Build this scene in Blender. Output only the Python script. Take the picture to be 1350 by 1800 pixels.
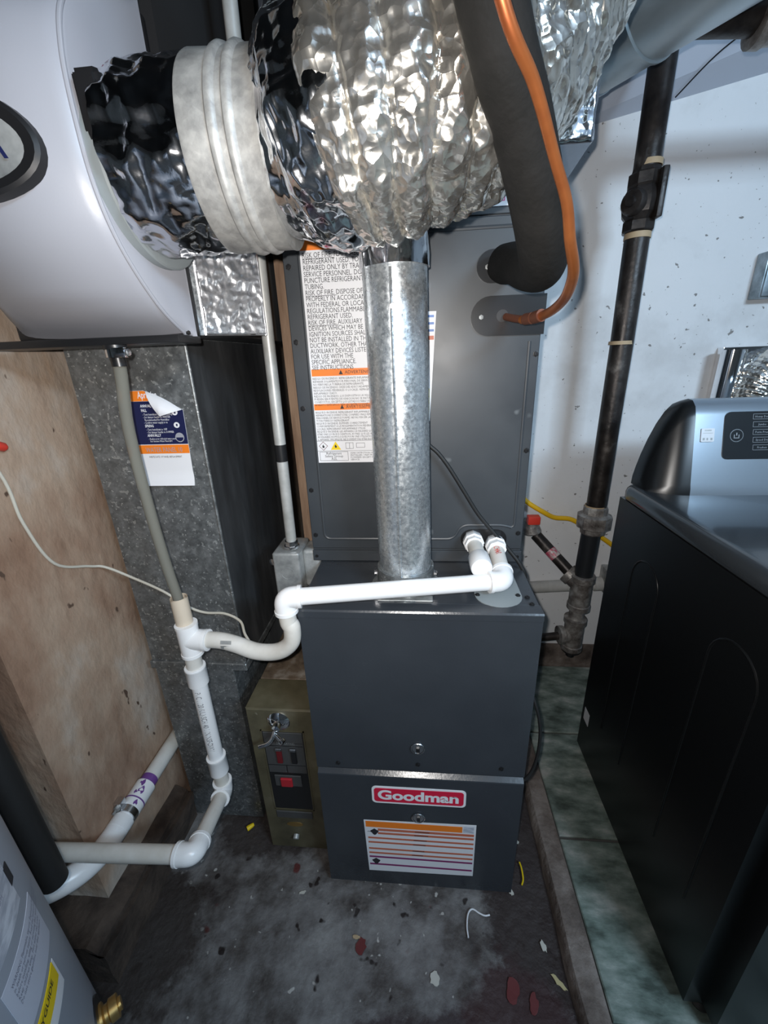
import bpy, bmesh, math, random
from mathutils import Vector, Matrix, noise
random.seed(7)
PI = math.pi
scene = bpy.context.scene
for o in list(bpy.data.objects):
    bpy.data.objects.remove(o, do_unlink=True)
C = scene.collection
V = Vector

# ------------------------------------------------------------------ camera
# focal length 720 px for a 1350x1800 frame, pitched down about 20 degrees
CAM = (0.0, 0.0, 1.25)
cd = bpy.data.cameras.new('camera')
cd.sensor_fit = 'VERTICAL'; cd.sensor_height = 36.0; cd.lens = 14.4
cd.clip_start = 0.01; cd.clip_end = 50
cam = bpy.data.objects.new('camera', cd); C.objects.link(cam)
dn = V((71, -1917, -720)).normalized(); zc = -dn
yc = V((64, 273, -720)); yc = (yc - zc * yc.dot(zc)).normalized(); xc = yc.cross(zc)
cam.matrix_world = Matrix.Translation(CAM) @ Matrix((xc, yc, zc)).to_4x4()
scene.camera = cam

# ------------------------------------------------------------------ light
w = bpy.data.worlds.new('world'); scene.world = w; w.use_nodes = True
w.node_tree.nodes['Background'].inputs[0].default_value = (0.55, 0.65, 0.8, 1)
w.node_tree.nodes['Background'].inputs[1].default_value = 0.03


def lamp(name, kind, loc, energy, color, aim=None, **kw):
    d = bpy.data.lights.new(name, kind); d.energy = energy; d.color = color
    for k, v in kw.items():
        setattr(d, k, v)
    o = bpy.data.objects.new(name, d); C.objects.link(o); o.location = loc
    if aim is not None:
        o.rotation_euler = (V(aim) - V(loc)).to_track_quat('-Z', 'Y').to_euler()
    return o


# phone flash just above and left of the lens
lamp('phone_flash', 'SPOT', (-0.018, -0.005, 1.272), 29, (1.0, 0.965, 0.93), aim=(-0.03, 0.8, 1.22),
     spot_size=math.radians(164), spot_blend=1.0, shadow_soft_size=0.006)
# cool ceiling lamp of the laundry side, behind the camera to the right
lamp('ceiling_lamp_light', 'AREA', (1.1, -0.62, 1.93), 33, (0.58, 0.79, 1.0), aim=(0.35, 0.9, 0.9),
     shape='RECTANGLE', size=0.55, size_y=0.25)
scene.view_settings.view_transform = 'Standard'
scene.view_settings.look = 'None'
scene.view_settings.gamma = 1.0
scene.view_settings.use_curve_mapping = False
scene.view_settings.exposure = 0.0


# ------------------------------------------------------------------ materials
def sock(n, *names):
    for k in names:
        if k in n.inputs:
            return n.inputs[k]


MATS = {}


def mat(name, col, rough=0.5, metal=0.0, cols=None, scale=8, detail=4, stretch=None, bump=0, bscale=30,
        bkind='noise', spec=None, coat=0, vor=None, speck=None, rvar=0, trans=0, ior=None, spots=None):
    """cols: list of (pos, colour) for a noise ramp; vor: (scale, amount) spangle; speck: (scale, threshold, colour)"""
    if name in MATS:
        return MATS[name]
    m = bpy.data.materials.new(name); m.use_nodes = True
    nt = m.node_tree; N = nt.nodes; L = nt.links
    b = N['Principled BSDF']
    b.inputs['Base Color'].default_value = (*col, 1)
    b.inputs['Roughness'].default_value = rough
    b.inputs['Metallic'].default_value = metal
    if spec is not None:
        sock(b, 'Specular IOR Level', 'Specular').default_value = spec
    if coat:
        sock(b, 'Coat Weight', 'Clearcoat').default_value = coat
        sock(b, 'Coat Roughness', 'Clearcoat Roughness').default_value = 0.08
    if trans:
        sock(b, 'Transmission Weight', 'Transmission').default_value = trans
    if ior:
        b.inputs['IOR'].default_value = ior
    tc = N.new('ShaderNodeTexCoord'); mp = N.new('ShaderNodeMapping')
    L.new(tc.outputs['Object'], mp.inputs[0])
    if stretch:
        mp.inputs['Scale'].default_value = stretch
    cur = None
    if cols:
        nz = N.new('ShaderNodeTexNoise'); nz.inputs['Scale'].default_value = scale
        nz.inputs['Detail'].default_value = detail; nz.inputs['Roughness'].default_value = 0.6
        L.new(mp.outputs[0], nz.inputs['Vector'])
        r = N.new('ShaderNodeValToRGB')
        el = r.color_ramp.elements
        while len(el) < len(cols):
            el.new(0.5)
        for e, (p, c) in zip(el, cols):
            e.position = p; e.color = (*c, 1)
        L.new(nz.outputs[0], r.inputs[0]); cur = r.outputs[0]
        if rvar:
            mr = N.new('ShaderNodeMapRange'); L.new(nz.outputs[0], mr.inputs[0])
            mr.inputs[1].default_value = 0.3; mr.inputs[2].default_value = 0.7
            mr.inputs[3].default_value = max(0.02, rough - rvar); mr.inputs[4].default_value = min(1, rough + rvar)
            L.new(mr.outputs[0], b.inputs['Roughness'])
    if vor:
        vo = N.new('ShaderNodeTexVoronoi'); vo.inputs['Scale'].default_value = vor[0]
        L.new(mp.outputs[0], vo.inputs['Vector'])
        sx = N.new('ShaderNodeSeparateXYZ'); L.new(vo.outputs['Color'], sx.inputs[0])
        mr = N.new('ShaderNodeMapRange'); L.new(sx.outputs[0], mr.inputs[0])
        mr.inputs[3].default_value = 1 - vor[1]; mr.inputs[4].default_value = 1 + vor[1]
        mx = N.new('ShaderNodeVectorMath'); mx.operation = 'SCALE'
        if cur:
            L.new(cur, mx.inputs[0])
        else:
            mx.inputs[0].default_value = col
        L.new(mr.outputs[0], mx.inputs['Scale']); cur = mx.outputs[0]
    if speck:
        for sc, th, sc_col in (speck if isinstance(speck, list) else [speck]):
            n2 = N.new('ShaderNodeTexNoise'); n2.inputs['Scale'].default_value = sc
            n2.inputs['Detail'].default_value = 2
            L.new(mp.outputs[0], n2.inputs['Vector'])
            mr = N.new('ShaderNodeMapRange'); L.new(n2.outputs[0], mr.inputs[0])
            mr.inputs[1].default_value = th; mr.inputs[2].default_value = th + 0.03
            mix = N.new('ShaderNodeMix'); mix.data_type = 'RGBA'
            L.new(mr.outputs[0], mix.inputs[0])
            if cur:
                L.new(cur, mix.inputs[6])
            else:
                mix.inputs[6].default_value = (*col, 1)
            mix.inputs[7].default_value = (*sc_col, 1)
            cur = mix.outputs[2]
    for (px_, py_, rx_, ry_, scol) in (spots or []):
        # stain: noise-distorted elliptic patch lying in the XY plane
        m2 = N.new('ShaderNodeMapping'); m2.vector_type = 'TEXTURE'
        m2.inputs['Location'].default_value = (px_, py_, 0); m2.inputs['Scale'].default_value = (rx_, ry_, 1)
        L.new(tc.outputs['Object'], m2.inputs[0])
        ln = N.new('ShaderNodeVectorMath'); ln.operation = 'LENGTH'; L.new(m2.outputs[0], ln.inputs[0])
        n3 = N.new('ShaderNodeTexNoise'); n3.inputs['Scale'].default_value = 9; n3.inputs['Detail'].default_value = 9
        n3.inputs['Roughness'].default_value = .7
        L.new(tc.outputs['Object'], n3.inputs['Vector'])
        ad = N.new('ShaderNodeMath'); ad.operation = 'MULTIPLY_ADD'; L.new(n3.outputs[0], ad.inputs[0])
        ad.inputs[1].default_value = 1.9; L.new(ln.outputs['Value'], ad.inputs[2])
        mr = N.new('ShaderNodeMapRange'); L.new(ad.outputs[0], mr.inputs[0])
        mr.inputs[1].default_value = 1.75; mr.inputs[2].default_value = 2.05
        mr.inputs[3].default_value = .93; mr.inputs[4].default_value = 0
        mix = N.new('ShaderNodeMix'); mix.data_type = 'RGBA'; L.new(mr.outputs[0], mix.inputs[0])
        L.new(cur, mix.inputs[6]); mix.inputs[7].default_value = (*scol, 1); cur = mix.outputs[2]
    if cur:
        L.new(cur, b.inputs['Base Color'])
    if bump:
        if bkind == 'voronoi':
            t = N.new('ShaderNodeTexVoronoi')
        else:
            t = N.new('ShaderNodeTexNoise'); t.inputs['Detail'].default_value = 5
        t.inputs['Scale'].default_value = bscale
        L.new(mp.outputs[0], t.inputs['Vector'])
        bp = N.new('ShaderNodeBump'); bp.inputs['Strength'].default_value = bump
        bp.inputs['Distance'].default_value = 0.01
        L.new(t.outputs[0], bp.inputs['Height']); L.new(bp.outputs[0], b.inputs['Normal'])
    MATS[name] = m
    return m


M_floor = mat('floor_concrete', (.1, .1, .1), .62, cols=[(.33, (.03, .022, .021)), (.42, (.085, .075, .07)),
              (.50, (.15, .14, .136)), (.68, (.27, .26, .25))], scale=7, detail=12, bump=.5, bscale=50,
              speck=[(13, .70, (.10, .024, .022)), (45, .70, (.45, .43, .40)), (23, .67, (.018, .012, .011))], rvar=.2,
              spots=[(.27, .68, .13, .40, (.030, .019, .017)), (-.66, .50, .16, .14, (.035, .026, .022)), (-.42, .74, .20, .07, (.035, .026, .023)),
                     (.02, .36, .20, .07, (.045, .03, .032)), (.19, .43, .10, .09, (.045, .02, .02))])
M_kerb = mat('kerb_concrete', (.3, .27, .25), .8, cols=[(.34, (.06, .044, .037)), (.5, (.17, .135, .115)), (.68, (.33, .285, .255))],
             scale=9, detail=8, bump=.5, bscale=60)
M_tile = mat('green_slate_tile', (.2, .25, .22), .5, cols=[(.36, (.07, .09, .075)), (.47, (.17, .215, .185)), (.56, (.27, .315, .28)),
             (.66, (.46, .47, .44))], scale=9, detail=12, stretch=(1, 2.2, 1), bump=.25, bscale=25)
M_grout = mat('grout', (.1, .095, .09), .9, bump=.3)
M_white_wall = mat('white_painted_wall', (.74, .76, .78), .6, cols=[(.3, (.6, .6, .6)), (.45, (.76, .77, .78)), (.7, (.8, .8, .81))],
                   scale=2.5, detail=6, bump=.12, bscale=35, speck=[(52, .715, (.24, .23, .22)), (120, .735, (.34, .33, .32))])
M_tan = mat('tan_plaster', (.4, .28, .2), .85, cols=[(.30, (.15, .075, .045)), (.42, (.29, .18, .12)), (.52, (.40, .29, .21)),
            (.60, (.46, .385, .32)), (.70, (.52, .48, .43))], scale=3.2, detail=8, stretch=(1, 1, .6), bump=.6, bscale=30,
            speck=[(40, .72, (.1, .06, .04))])
M_grey_wall = mat('grey_parge', (.3, .29, .27), .9, cols=[(.3, (.2, .19, .17)), (.6, (.36, .34, .32))], scale=4, bump=.4, bscale=40)
M_foot = mat('dirty_footing', (.06, .04, .03), .9, cols=[(.35, (.03, .02, .015)), (.6, (.085, .06, .045))], scale=14, detail=8, bump=.6, bscale=40)
M_dark = mat('shade_black', (.008, .008, .009), .9)  # near-black colour that puts unlit darkness into a surface
M_joist = mat('dark_joist', (.03, .022, .016), .9, bump=.2)
M_ceil = mat('ceiling_board', (.48, .52, .6), .8, bump=.05)
M_wood = mat('stud_wood', (.3, .2, .13), .8, cols=[(.35, (.2, .12, .075)), (.65, (.36, .24, .16))], scale=10, stretch=(4, 4, .5), bump=.2)
M_paint = mat('charcoal_paint', (.034, .039, .046), .24, cols=[(.35, (.030, .0345, .041)), (.65, (.038, .0435, .051))], scale=3, bump=.03, bscale=180, rvar=.05)
M_paint2 = mat('charcoal_paint_scuffed', (.055, .06, .068), .42, cols=[(.35, (.033, .038, .044)), (.65, (.043, .049, .055))], scale=4,
               detail=5, rvar=.08, speck=[(14, .72, (.12, .13, .135))])
M_galv = mat('galvanised_sheet', (.3, .31, .32), .46, .65, cols=[(.3, (.15, .16, .165)), (.5, (.21, .225, .23)), (.72, (.3, .315, .32))],
             scale=40, detail=8, vor=(190, .16), bump=.06, bscale=120, rvar=.12, speck=[(95, .64, (.42, .44, .44)), (170, .67, (.6, .62, .62))])
M_galv_dark = mat('galvanised_dark', (.12, .125, .13), .5, .6, cols=[(.3, (.055, .057, .06)), (.55, (.10, .105, .11)), (.75, (.17, .175, .18))],
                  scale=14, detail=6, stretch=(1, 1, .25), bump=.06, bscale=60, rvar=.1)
M_collar = mat('weathered_zinc', (.55, .54, .5), .5, .35, cols=[(.3, (.22, .22, .215)), (.5, (.34, .338, .325)), (.7, (.45, .445, .425))], scale=45,
               detail=6, vor=(110, .08), bump=.06, bscale=80)
M_flue = mat('flue_galvanised', (.6, .64, .66), .3, .82, cols=[(.35, (.50, .54, .57)), (.52, (.60, .64, .66)), (.68, (.76, .79, .80))],
             scale=150, detail=8, vor=(320, .09), bump=.03, bscale=200, rvar=.08, speck=[(240, .64, (.88, .9, .92))])
M_duct = mat('smooth_zinc_duct', (.42, .49, .53), .36, .75, cols=[(.35, (.34, .40, .43)), (.65, (.48, .55, .59))], scale=6, stretch=(1, 1, 3), bump=.03, bscale=20)
M_foil = mat('aluminium_foil_hose', (.80, .77, .71), .2, .94, cols=[(.3, (.58, .53, .45)), (.6, (.84, .81, .75))], scale=9, bump=.25, bscale=90,
             bkind='voronoi', rvar=.08)
M_tape = mat('foil_tape', (.72, .73, .76), .14, 1.0, cols=[(.35, (.55, .55, .58)), (.6, (.85, .86, .88))], scale=7, bump=.12, bscale=30,
             speck=[(15, .68, (.42, .06, .14))])
M_tape2 = mat('foil_tape_bright', (.86, .87, .9), .27, .9, bump=.2, bscale=30)
M_zinc = mat('bright_zinc', (.7, .71, .73), .25, 1.0)
M_chrome = mat('chrome', (.85, .85, .86), .08, 1.0)
M_hum = mat('humidifier_plastic', (.33, .335, .37), .38, bump=.015, bscale=300)
M_hum2 = mat('humidifier_flange_plastic', (.24, .27, .28), .42)
M_black = mat('black_plastic', (.012, .012, .013), .35)
M_blackrub = mat('black_rubber', (.012, .012, .012), .55)
M_insul = mat('black_foam_insulation', (.009, .009, .0085), .85, spec=.2, cols=[(.35, (.007, .007, .0065)), (.65, (.012, .0115, .011))], scale=20, bump=.15, bscale=140)
M_copper = mat('copper_tube', (.45, .14, .045), .4, .7, cols=[(.35, (.28, .075, .025)), (.6, (.5, .165, .05))], scale=8, bump=.02)
M_brown = mat('oxidised_copper', (.16, .06, .035), .6, .4, bump=.1)
M_iron = mat('black_iron_pipe', (.04, .034, .03), .42, .5, cols=[(.35, (.018, .015, .014)), (.6, (.05, .042, .038)), (.8, (.24, .22, .2))],
             scale=16, detail=7, bump=.1, bscale=70, rvar=.12)
M_iron2 = mat('malleable_fitting', (.2, .19, .17), .5, .55, cols=[(.3, (.07, .055, .048)), (.48, (.24, .22, .205)), (.68, (.5, .49, .47))],
              scale=28, detail=6, bump=.25, bscale=70)
M_pvc = mat('white_pvc', (.82, .82, .82), .3, spec=.5)
M_pvc2 = mat('aged_pvc', (.62, .59, .54), .42, cols=[(.35, (.56, .53, .47)), (.65, (.68, .66, .62))], scale=12)
M_pvcgrey = mat('painted_grey_pipe', (.45, .45, .43), .55, cols=[(.3, (.36, .35, .33)), (.6, (.52, .52, .5))], scale=12)
M_purple = mat('purple_primer', (.16, .06, .26), .4)
M_conduit = mat('grey_painted_conduit', (.46, .46, .44), .4, .25, cols=[(.35, (.36, .36, .34)), (.65, (.52, .52, .5))], scale=18)
M_jbox = mat('zinc_box', (.42, .43, .43), .42, .5, cols=[(.3, (.2, .21, .21)), (.6, (.48, .49, .48))], scale=22, bump=.08)
M_olive = mat('olive_bronze_paint', (.12, .105, .06), .5, .15, cols=[(.3, (.06, .052, .032)), (.55, (.12, .105, .062)), (.75, (.17, .15, .1))],
              scale=10, detail=6, speck=(22, .72, (.3, .28, .22)), bump=.06)
M_rust = mat('rust_stained_top', (.2, .16, .12), .7, cols=[(.3, (.05, .03, .018)), (.5, (.15, .11, .075)), (.7, (.34, .31, .27))], scale=22, detail=7, bump=.25)
M_dryer = mat('dryer_black_enamel', (.007, .0075, .008), .3, spec=.4)
M_dryertop = mat('dryer_top_enamel', (.035, .04, .045), .2, spec=.5, coat=.5)
M_silver = mat('console_silver', (.36, .42, .48), .3, .7)
M_plate = mat('dark_plate_paint', (.016, .017, .019), .25)
M_panelblack = mat('panel_black', (.02, .024, .028), .2)
M_white = mat('label_white', (.78, .78, .8), .5)
M_print = mat('print_black', (.02, .02, .025), .6)
M_orange = mat('label_orange', (.85, .21, .015), .5)
M_orange2 = mat('label_salmon', (.55, .15, .08), .5)
M_yellow = mat('label_yellow', (.85, .6, .01), .5)
M_blue = mat('label_navy', (.008, .012, .06), .45)
M_blue2 = mat('label_blue', (.12, .22, .5), .5)
M_red = mat('badge_red', (.62, .012, .05), .35)
M_plum = mat('label_plum', (.22, .02, .12), .5)
M_pink = mat('tape_pink_print', (.6, .1, .25), .4)
M_redplastic = mat('red_plastic', (.7, .05, .03), .35)
M_reddark = mat('dark_red_plastic', (.13, .012, .015), .35)
M_tankgrey = mat('tank_grey_enamel', (.26, .28, .32), .4, bump=.01)
M_labelgrey = mat('label_grey', (.5, .52, .58), .5, cols=[(.4, (.36, .38, .44)), (.6, (.6, .62, .68))], scale=30, stretch=(1, 1, 3))
M_brass = mat('brass', (.55, .36, .13), .35, .9)
M_gasyellow = mat('yellow_gas_hose', (.85, .5, .01), .4)
M_vinyl = mat('clear_vinyl', (.26, .255, .22), .22, trans=.4, ior=1.2)
M_wire = mat('off_white_cable', (.58, .55, .47), .5)
M_btn = mat('button_outline', (.3, .33, .36), .4)
M_paper = mat('paper_scrap', (.55, .53, .47), .8)
M_wallbox = mat('wall_box_steel', (.3, .36, .4), .35, .5, cols=[(.35, (.16, .2, .22)), (.65, (.4, .47, .52))], scale=20)
M_cream = mat('old_tape', (.45, .33, .2), .6)
M_lampwhite = mat('lamp_housing', (.7, .7, .7), .5)


# ------------------------------------------------------------------ geometry helpers
def new_bm():
    return bmesh.new()


def add_poly(bm, pts, faces):
    vs = [bm.verts.new(p) for p in pts]
    for f in faces:
        try:
            bm.faces.new([vs[i] for i in f])
        except ValueError:
            pass
    return vs


def add_box(bm, x0, x1, y0, y1, z0, z1):
    p = [(x0, y0, z0), (x1, y0, z0), (x1, y1, z0), (x0, y1, z0), (x0, y0, z1), (x1, y0, z1), (x1, y1, z1), (x0, y1, z1)]
    return add_poly(bm, p, [(0, 3, 2, 1), (4, 5, 6, 7), (0, 1, 5, 4), (1, 2, 6, 5), (2, 3, 7, 6), (3, 0, 4, 7)])


def box(x0, x1, y0, y1, z0, z1, bev=0, seg=2):
    bm = new_bm(); add_box(bm, x0, x1, y0, y1, z0, z1)
    if bev:
        bmesh.ops.bevel(bm, geom=bm.edges[:] + bm.verts[:], offset=bev, segments=seg, affect='EDGES', profile=.6)
    return bm


def catmull(pts, n=8):
    pts = [V(p) for p in pts]
    P = [pts[0] * 2 - pts[1]] + pts + [pts[-1] * 2 - pts[-2]]
    out = []
    for i in range(1, len(P) - 2):
        for k in range(n):
            t = k / n
            a, b, c, d = P[i - 1], P[i], P[i + 1], P[i + 2]
            out.append(0.5 * ((2 * b) + (c - a) * t + (2 * a - 5 * b + 4 * c - d) * t * t + (3 * b - a - 3 * c + d) * t ** 3))
    out.append(pts[-1])
    return out


def frames(path):
    n = len(path); T = []
    for i in range(n):
        a = path[max(0, i - 1)]; b = path[min(n - 1, i + 1)]
        T.append((b - a).normalized())
    up = V((0, 0, 1)) if abs(T[0].z) < .9 else V((1, 0, 0))
    u = (up - T[0] * up.dot(T[0])).normalized(); out = []
    for t in T:
        u = (u - t * u.dot(t)).normalized(); out.append((t, u, t.cross(u)))
    return out


def add_tube(bm, path, r, seg=20, cap=True, inner=None):
    path = [V(p) for p in path]; F = frames(path); rings = []
    for i, (p, (t, u, v)) in enumerate(zip(path, F)):
        rr = r[i] if isinstance(r, (list, tuple)) else r
        rings.append([bm.verts.new(p + (u * math.cos(2 * PI * k / seg) + v * math.sin(2 * PI * k / seg)) * rr) for k in range(seg)])
    for a, b in zip(rings, rings[1:]):
        for k in range(seg):
            bm.faces.new((a[k], a[(k + 1) % seg], b[(k + 1) % seg], b[k]))
    if cap:
        bm.faces.new(rings[0][::-1]); bm.faces.new(rings[-1])
    return rings


def tube(path, r, seg=20, cap=True):
    bm = new_bm(); add_tube(bm, path, r, seg, cap); return bm


def lathe(center, axis, prof, seg=24):
    """prof: list of (distance along axis, radius)"""
    c = V(center); a = V(axis).normalized()
    bm = new_bm()
    up = V((0, 0, 1)) if abs(a.z) < .9 else V((1, 0, 0))
    u = (up - a * up.dot(a)).normalized(); v = a.cross(u); rings = []
    for d, r in prof:
        rings.append([bm.verts.new(c + a * d + (u * math.cos(2 * PI * k / seg) + v * math.sin(2 * PI * k / seg)) * max(r, 1e-4)) for k in range(seg)])
    for p, q in zip(rings, rings[1:]):
        for k in range(seg):
            bm.faces.new((p[k], p[(k + 1) % seg], q[(k + 1) % seg], q[k]))
    bm.faces.new(rings[0][::-1]); bm.faces.new(rings[-1])
    return bm


def rrect(w, h, r, n=5):
    """rounded rectangle outline centred on 0"""
    out = []
    for cx, cy, a0 in ((w / 2 - r, h / 2 - r, 0), (-w / 2 + r, h / 2 - r, 90), (-w / 2 + r, -h / 2 + r, 180), (w / 2 - r, -h / 2 + r, 270)):
        for k in range(n + 1):
            a = math.radians(a0 + 90 * k / n)
            out.append((cx + r * math.cos(a), cy + r * math.sin(a)))
    return out


def prism(outline, mapfn, thick):
    """outline in (u,v); mapfn(u,v,d) -> world point; extruded from d=0 to d=thick"""
    bm = new_bm(); n = len(outline)
    a = [bm.verts.new(mapfn(u, v, 0)) for u, v in outline]
    b = [bm.verts.new(mapfn(u, v, thick)) for u, v in outline]
    bm.faces.new(b); bm.faces.new(a[::-1])
    for k in range(n):
        bm.faces.new((a[k], a[(k + 1) % n], b[(k + 1) % n], b[k]))
    return bm


def on_y(x, y, z):
    """local plane facing -Y at (x,y,z): u right, v up, d towards the viewer"""
    return lambda u, v, d=0: V((x + u, y - d, z + v))


def on_z(x, y, z):
    return lambda u, v, d=0: V((x + u, y + v, z + d))


class Thing:
    def __init__(self, name, loc, label, cat, group=None, kind=None):
        o = bpy.data.objects.new(name, None); C.objects.link(o); o.location = loc
        o.empty_display_size = .05
        o['label'] = label; o['category'] = cat
        if group: o['group'] = group
        if kind: o['kind'] = kind
        self.o = o; self.loc = V(loc)

    def part(self, name, bm, m, smooth=True, parent=None, label=None, auto=35):
        ob = make(name, bm, m, self.loc, smooth, auto)
        ob.parent = parent if parent else self.o
        if label: ob['label'] = label
        return ob


def make(name, bm, m, loc=(0, 0, 0), smooth=True, auto=35):
    bmesh.ops.recalc_face_normals(bm, faces=bm.faces[:])
    me = bpy.data.meshes.new(name)
    loc = V(loc)
    for v in bm.verts:
        v.co -= loc
    if smooth:
        for f in bm.faces: f.smooth = True
        lim = math.radians(auto)
        for e in bm.edges:
            if len(e.link_faces) == 2 and e.calc_face_angle(0) > lim:
                e.smooth = False
    bm.to_mesh(me); bm.free()
    me.materials.append(m)
    ob = bpy.data.objects.new(name, me); C.objects.link(ob)
    return ob


def single(name, bm, m, loc, label, cat, group=None, kind=None, smooth=True, auto=35):
    ob = make(name, bm, m, loc, smooth, auto); ob.location = loc
    ob['label'] = label; ob['category'] = cat
    if group: ob['group'] = group
    if kind: ob['kind'] = kind
    return ob


def struct(name, bm, m, label=None, smooth=False):
    ob = make(name, bm, m, (0, 0, 0), smooth)
    ob['kind'] = 'structure'
    ob['label'] = label or name.replace('_', ' ')
    ob['category'] = name.split('_')[0]
    return ob


def text_bm(s, size, mapfn, bold=0.0, xs=1.0, space=1.0, align='LEFT', line=1.0, res=3, lift=0.0004):
    cu = bpy.data.curves.new('lettering', 'FONT'); cu.body = s; cu.size = size
    cu.offset = bold * size; cu.space_character = space; cu.align_x = align; cu.space_line = line
    cu.resolution_u = res
    o = bpy.data.objects.new('lettering', cu); C.objects.link(o)
    dg = bpy.context.evaluated_depsgraph_get(); dg.update()
    me = bpy.data.meshes.new_from_object(o.evaluated_get(dg), depsgraph=dg)
    bpy.data.objects.remove(o); bpy.data.curves.remove(cu)
    bm = new_bm(); bm.from_mesh(me); bpy.data.meshes.remove(me)
    for v in bm.verts:
        v.co = mapfn(v.co.x * xs, v.co.y, lift)
    return bm


def rect_bm(rects, mapfn, d0=0.0002, thick=0.0002):
    bm = new_bm()
    for u0, u1, v0, v1 in rects:
        p = [mapfn(u, v, d) for d in (d0, d0 + thick) for u, v in ((u0, v0), (u1, v0), (u1, v1), (u0, v1))]
        add_poly(bm, p, [(0, 3, 2, 1), (4, 5, 6, 7), (0, 1, 5, 4), (1, 2, 6, 5), (2, 3, 7, 6), (3, 0, 4, 7)])
    return bm


def crumple(p, s, seed=0.0):
    """0..1 faceted crumple value"""
    q = V(p) * s + V((seed, seed * 1.7, -seed))
    q += .35 * noise.noise_vector(q * .6)
    d, _ = noise.voronoi(q, distance_metric='MANHATTAN')
    return min(1.0, d[0] * .75)


def foil_tube(path, rad, seg, ridge=0, ridge_amp=0, c1=(0, 30), c2=(0, 80), seed=0.0, cap=True, wob=0, fade=0):
    """crumpled foil skin swept on a path; rad(s) radius by arc length"""
    path = [V(p) for p in path]; F = frames(path); bm = new_bm(); s = 0; rings = []
    for i, (p, (t, u, v)) in enumerate(zip(path, F)):
        if i: s += (p - path[i - 1]).length
        ring = []
        for k in range(seg):
            a = 2 * PI * k / seg
            d = u * math.cos(a) + v * math.sin(a)
            r = rad(s)
            if ridge:
                ph = (s / ridge + .12 * math.sin(a * 2 + s * 30) + wob * noise.noise(V((a * .8, s * 6, seed)))) % 1.0
                r += ridge_amp * (abs(math.sin(PI * ph)) ** .42 - .6)
            q = p + d * r
            k_ = min(1, s / fade) if fade else 1
            r2 = k_ * c1[0] * (crumple(q, c1[1], seed) - .3) + k_ * c2[0] * (crumple(q, c2[1], seed + 3) - .3)
            ring.append(bm.verts.new(q + d * r2 + t * (.4 * c1[0] * noise.noise(q * c1[1] * .7))))
        rings.append(ring)
    for a, b in zip(rings, rings[1:]):
        for k in range(seg):
            bm.faces.new((a[k], a[(k + 1) % seg], b[(k + 1) % seg], b[k]))
    if cap:
        bm.faces.new(rings[0][::-1]); bm.faces.new(rings[-1])
    return bm


def foil_patch(o, du, dv, nrm, nu, nv, amp, sc, seed=0.0, thick=.001):
    """crumpled sheet spanning o + u*du + v*dv, raised along nrm"""
    o, du, dv, nrm = V(o), V(du), V(dv), V(nrm); bm = new_bm(); g = []
    for i in range(nu + 1):
        row = []
        for j in range(nv + 1):
            p = o + du * (i / nu) + dv * (j / nv)
            edge = i in (0, nu) or j in (0, nv)
            h = thick + (0 if edge else amp * crumple(p, sc, seed) + amp * .6 * crumple(p, sc * 2.5, seed + 2))
            row.append(bm.verts.new(p + nrm * h))
        g.append(row)
    for i in range(nu):
        for j in range(nv):
            bm.faces.new((g[i][j], g[i + 1][j], g[i + 1][j + 1], g[i][j + 1]))
    # close to the surface behind
    bnd = [e for e in bm.edges if len(e.link_faces) == 1]
    r = bmesh.ops.extrude_edge_only(bm, edges=bnd)
    for v in r['geom']:
        if isinstance(v, bmesh.types.BMVert):
            v.co -= nrm * (thick + .0005)
    return bm


def sheet_bm(G, back, th=.0004):
    """closed thin sheet from a grid of points, the copy displaced by back*th"""
    bm = new_bm(); back = V(back) * th
    A = [[bm.verts.new(p) for p in r] for r in G]; B = [[bm.verts.new(p + back) for p in r] for r in G]
    nu, nv = len(G) - 1, len(G[0]) - 1
    for i in range(nu):
        for j in range(nv):
            bm.faces.new((A[i][j], A[i + 1][j], A[i + 1][j + 1], A[i][j + 1]))
            bm.faces.new((B[i][j], B[i][j + 1], B[i + 1][j + 1], B[i + 1][j]))
    for i in range(nu):
        for j in (0, nv):
            bm.faces.new((A[i][j], A[i + 1][j], B[i + 1][j], B[i][j]))
    for j in range(nv):
        for i in (0, nu):
            bm.faces.new((A[i][j], A[i][j + 1], B[i][j + 1], B[i][j]))
    return bm


def screw_bm(center, axis, r=.0045, h=.003):
    return lathe(center, axis, [(0, r * 1.35), (.0008, r * 1.35), (.001, r), (h, r * .92), (h + .0001, r * .5), (h - .0012, r * .45)], 6)


# ================================================================== SETTING
# --- floor: concrete slab, raised tile bed, kerb
bm = new_bm()
N1 = 60
for i in range(N1 + 1):
    for j in range(N1 + 1):
        x = -2.2 + 2.56 * i / N1; y = -1.6 + 4.4 * j / N1
        bm.verts.new((x, y, .003 * noise.noise(V((x * 6, y * 6, 0)))-.003))
bm.verts.ensure_lookup_table()
for i in range(N1):
    for j in range(N1):
        a = i * (N1 + 1) + j
        bm.faces.new((bm.verts[a], bm.verts[a + N1 + 1], bm.verts[a + N1 + 2], bm.verts[a + 1]))
floor = struct('floor', bm, M_floor, 'stained dark concrete floor in front of the furnace', True)
bed = struct('floor_bed', box(.36, 2.3, -1.6, 1.43, -.02, .023), M_grout, 'grout bed under the green tiles')
bm = new_bm(); tw = .3255
add_box(bm, -tw / 2, tw / 2, -tw / 2, tw / 2, -.006, 0)
bmesh.ops.bevel(bm, geom=[e for e in bm.edges if all(v.co.z > -.001 for v in e.verts)], offset=.0025, segments=1, affect='EDGES')
t0 = make('tile', bm, M_tile, smooth=False)
k = 0
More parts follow.
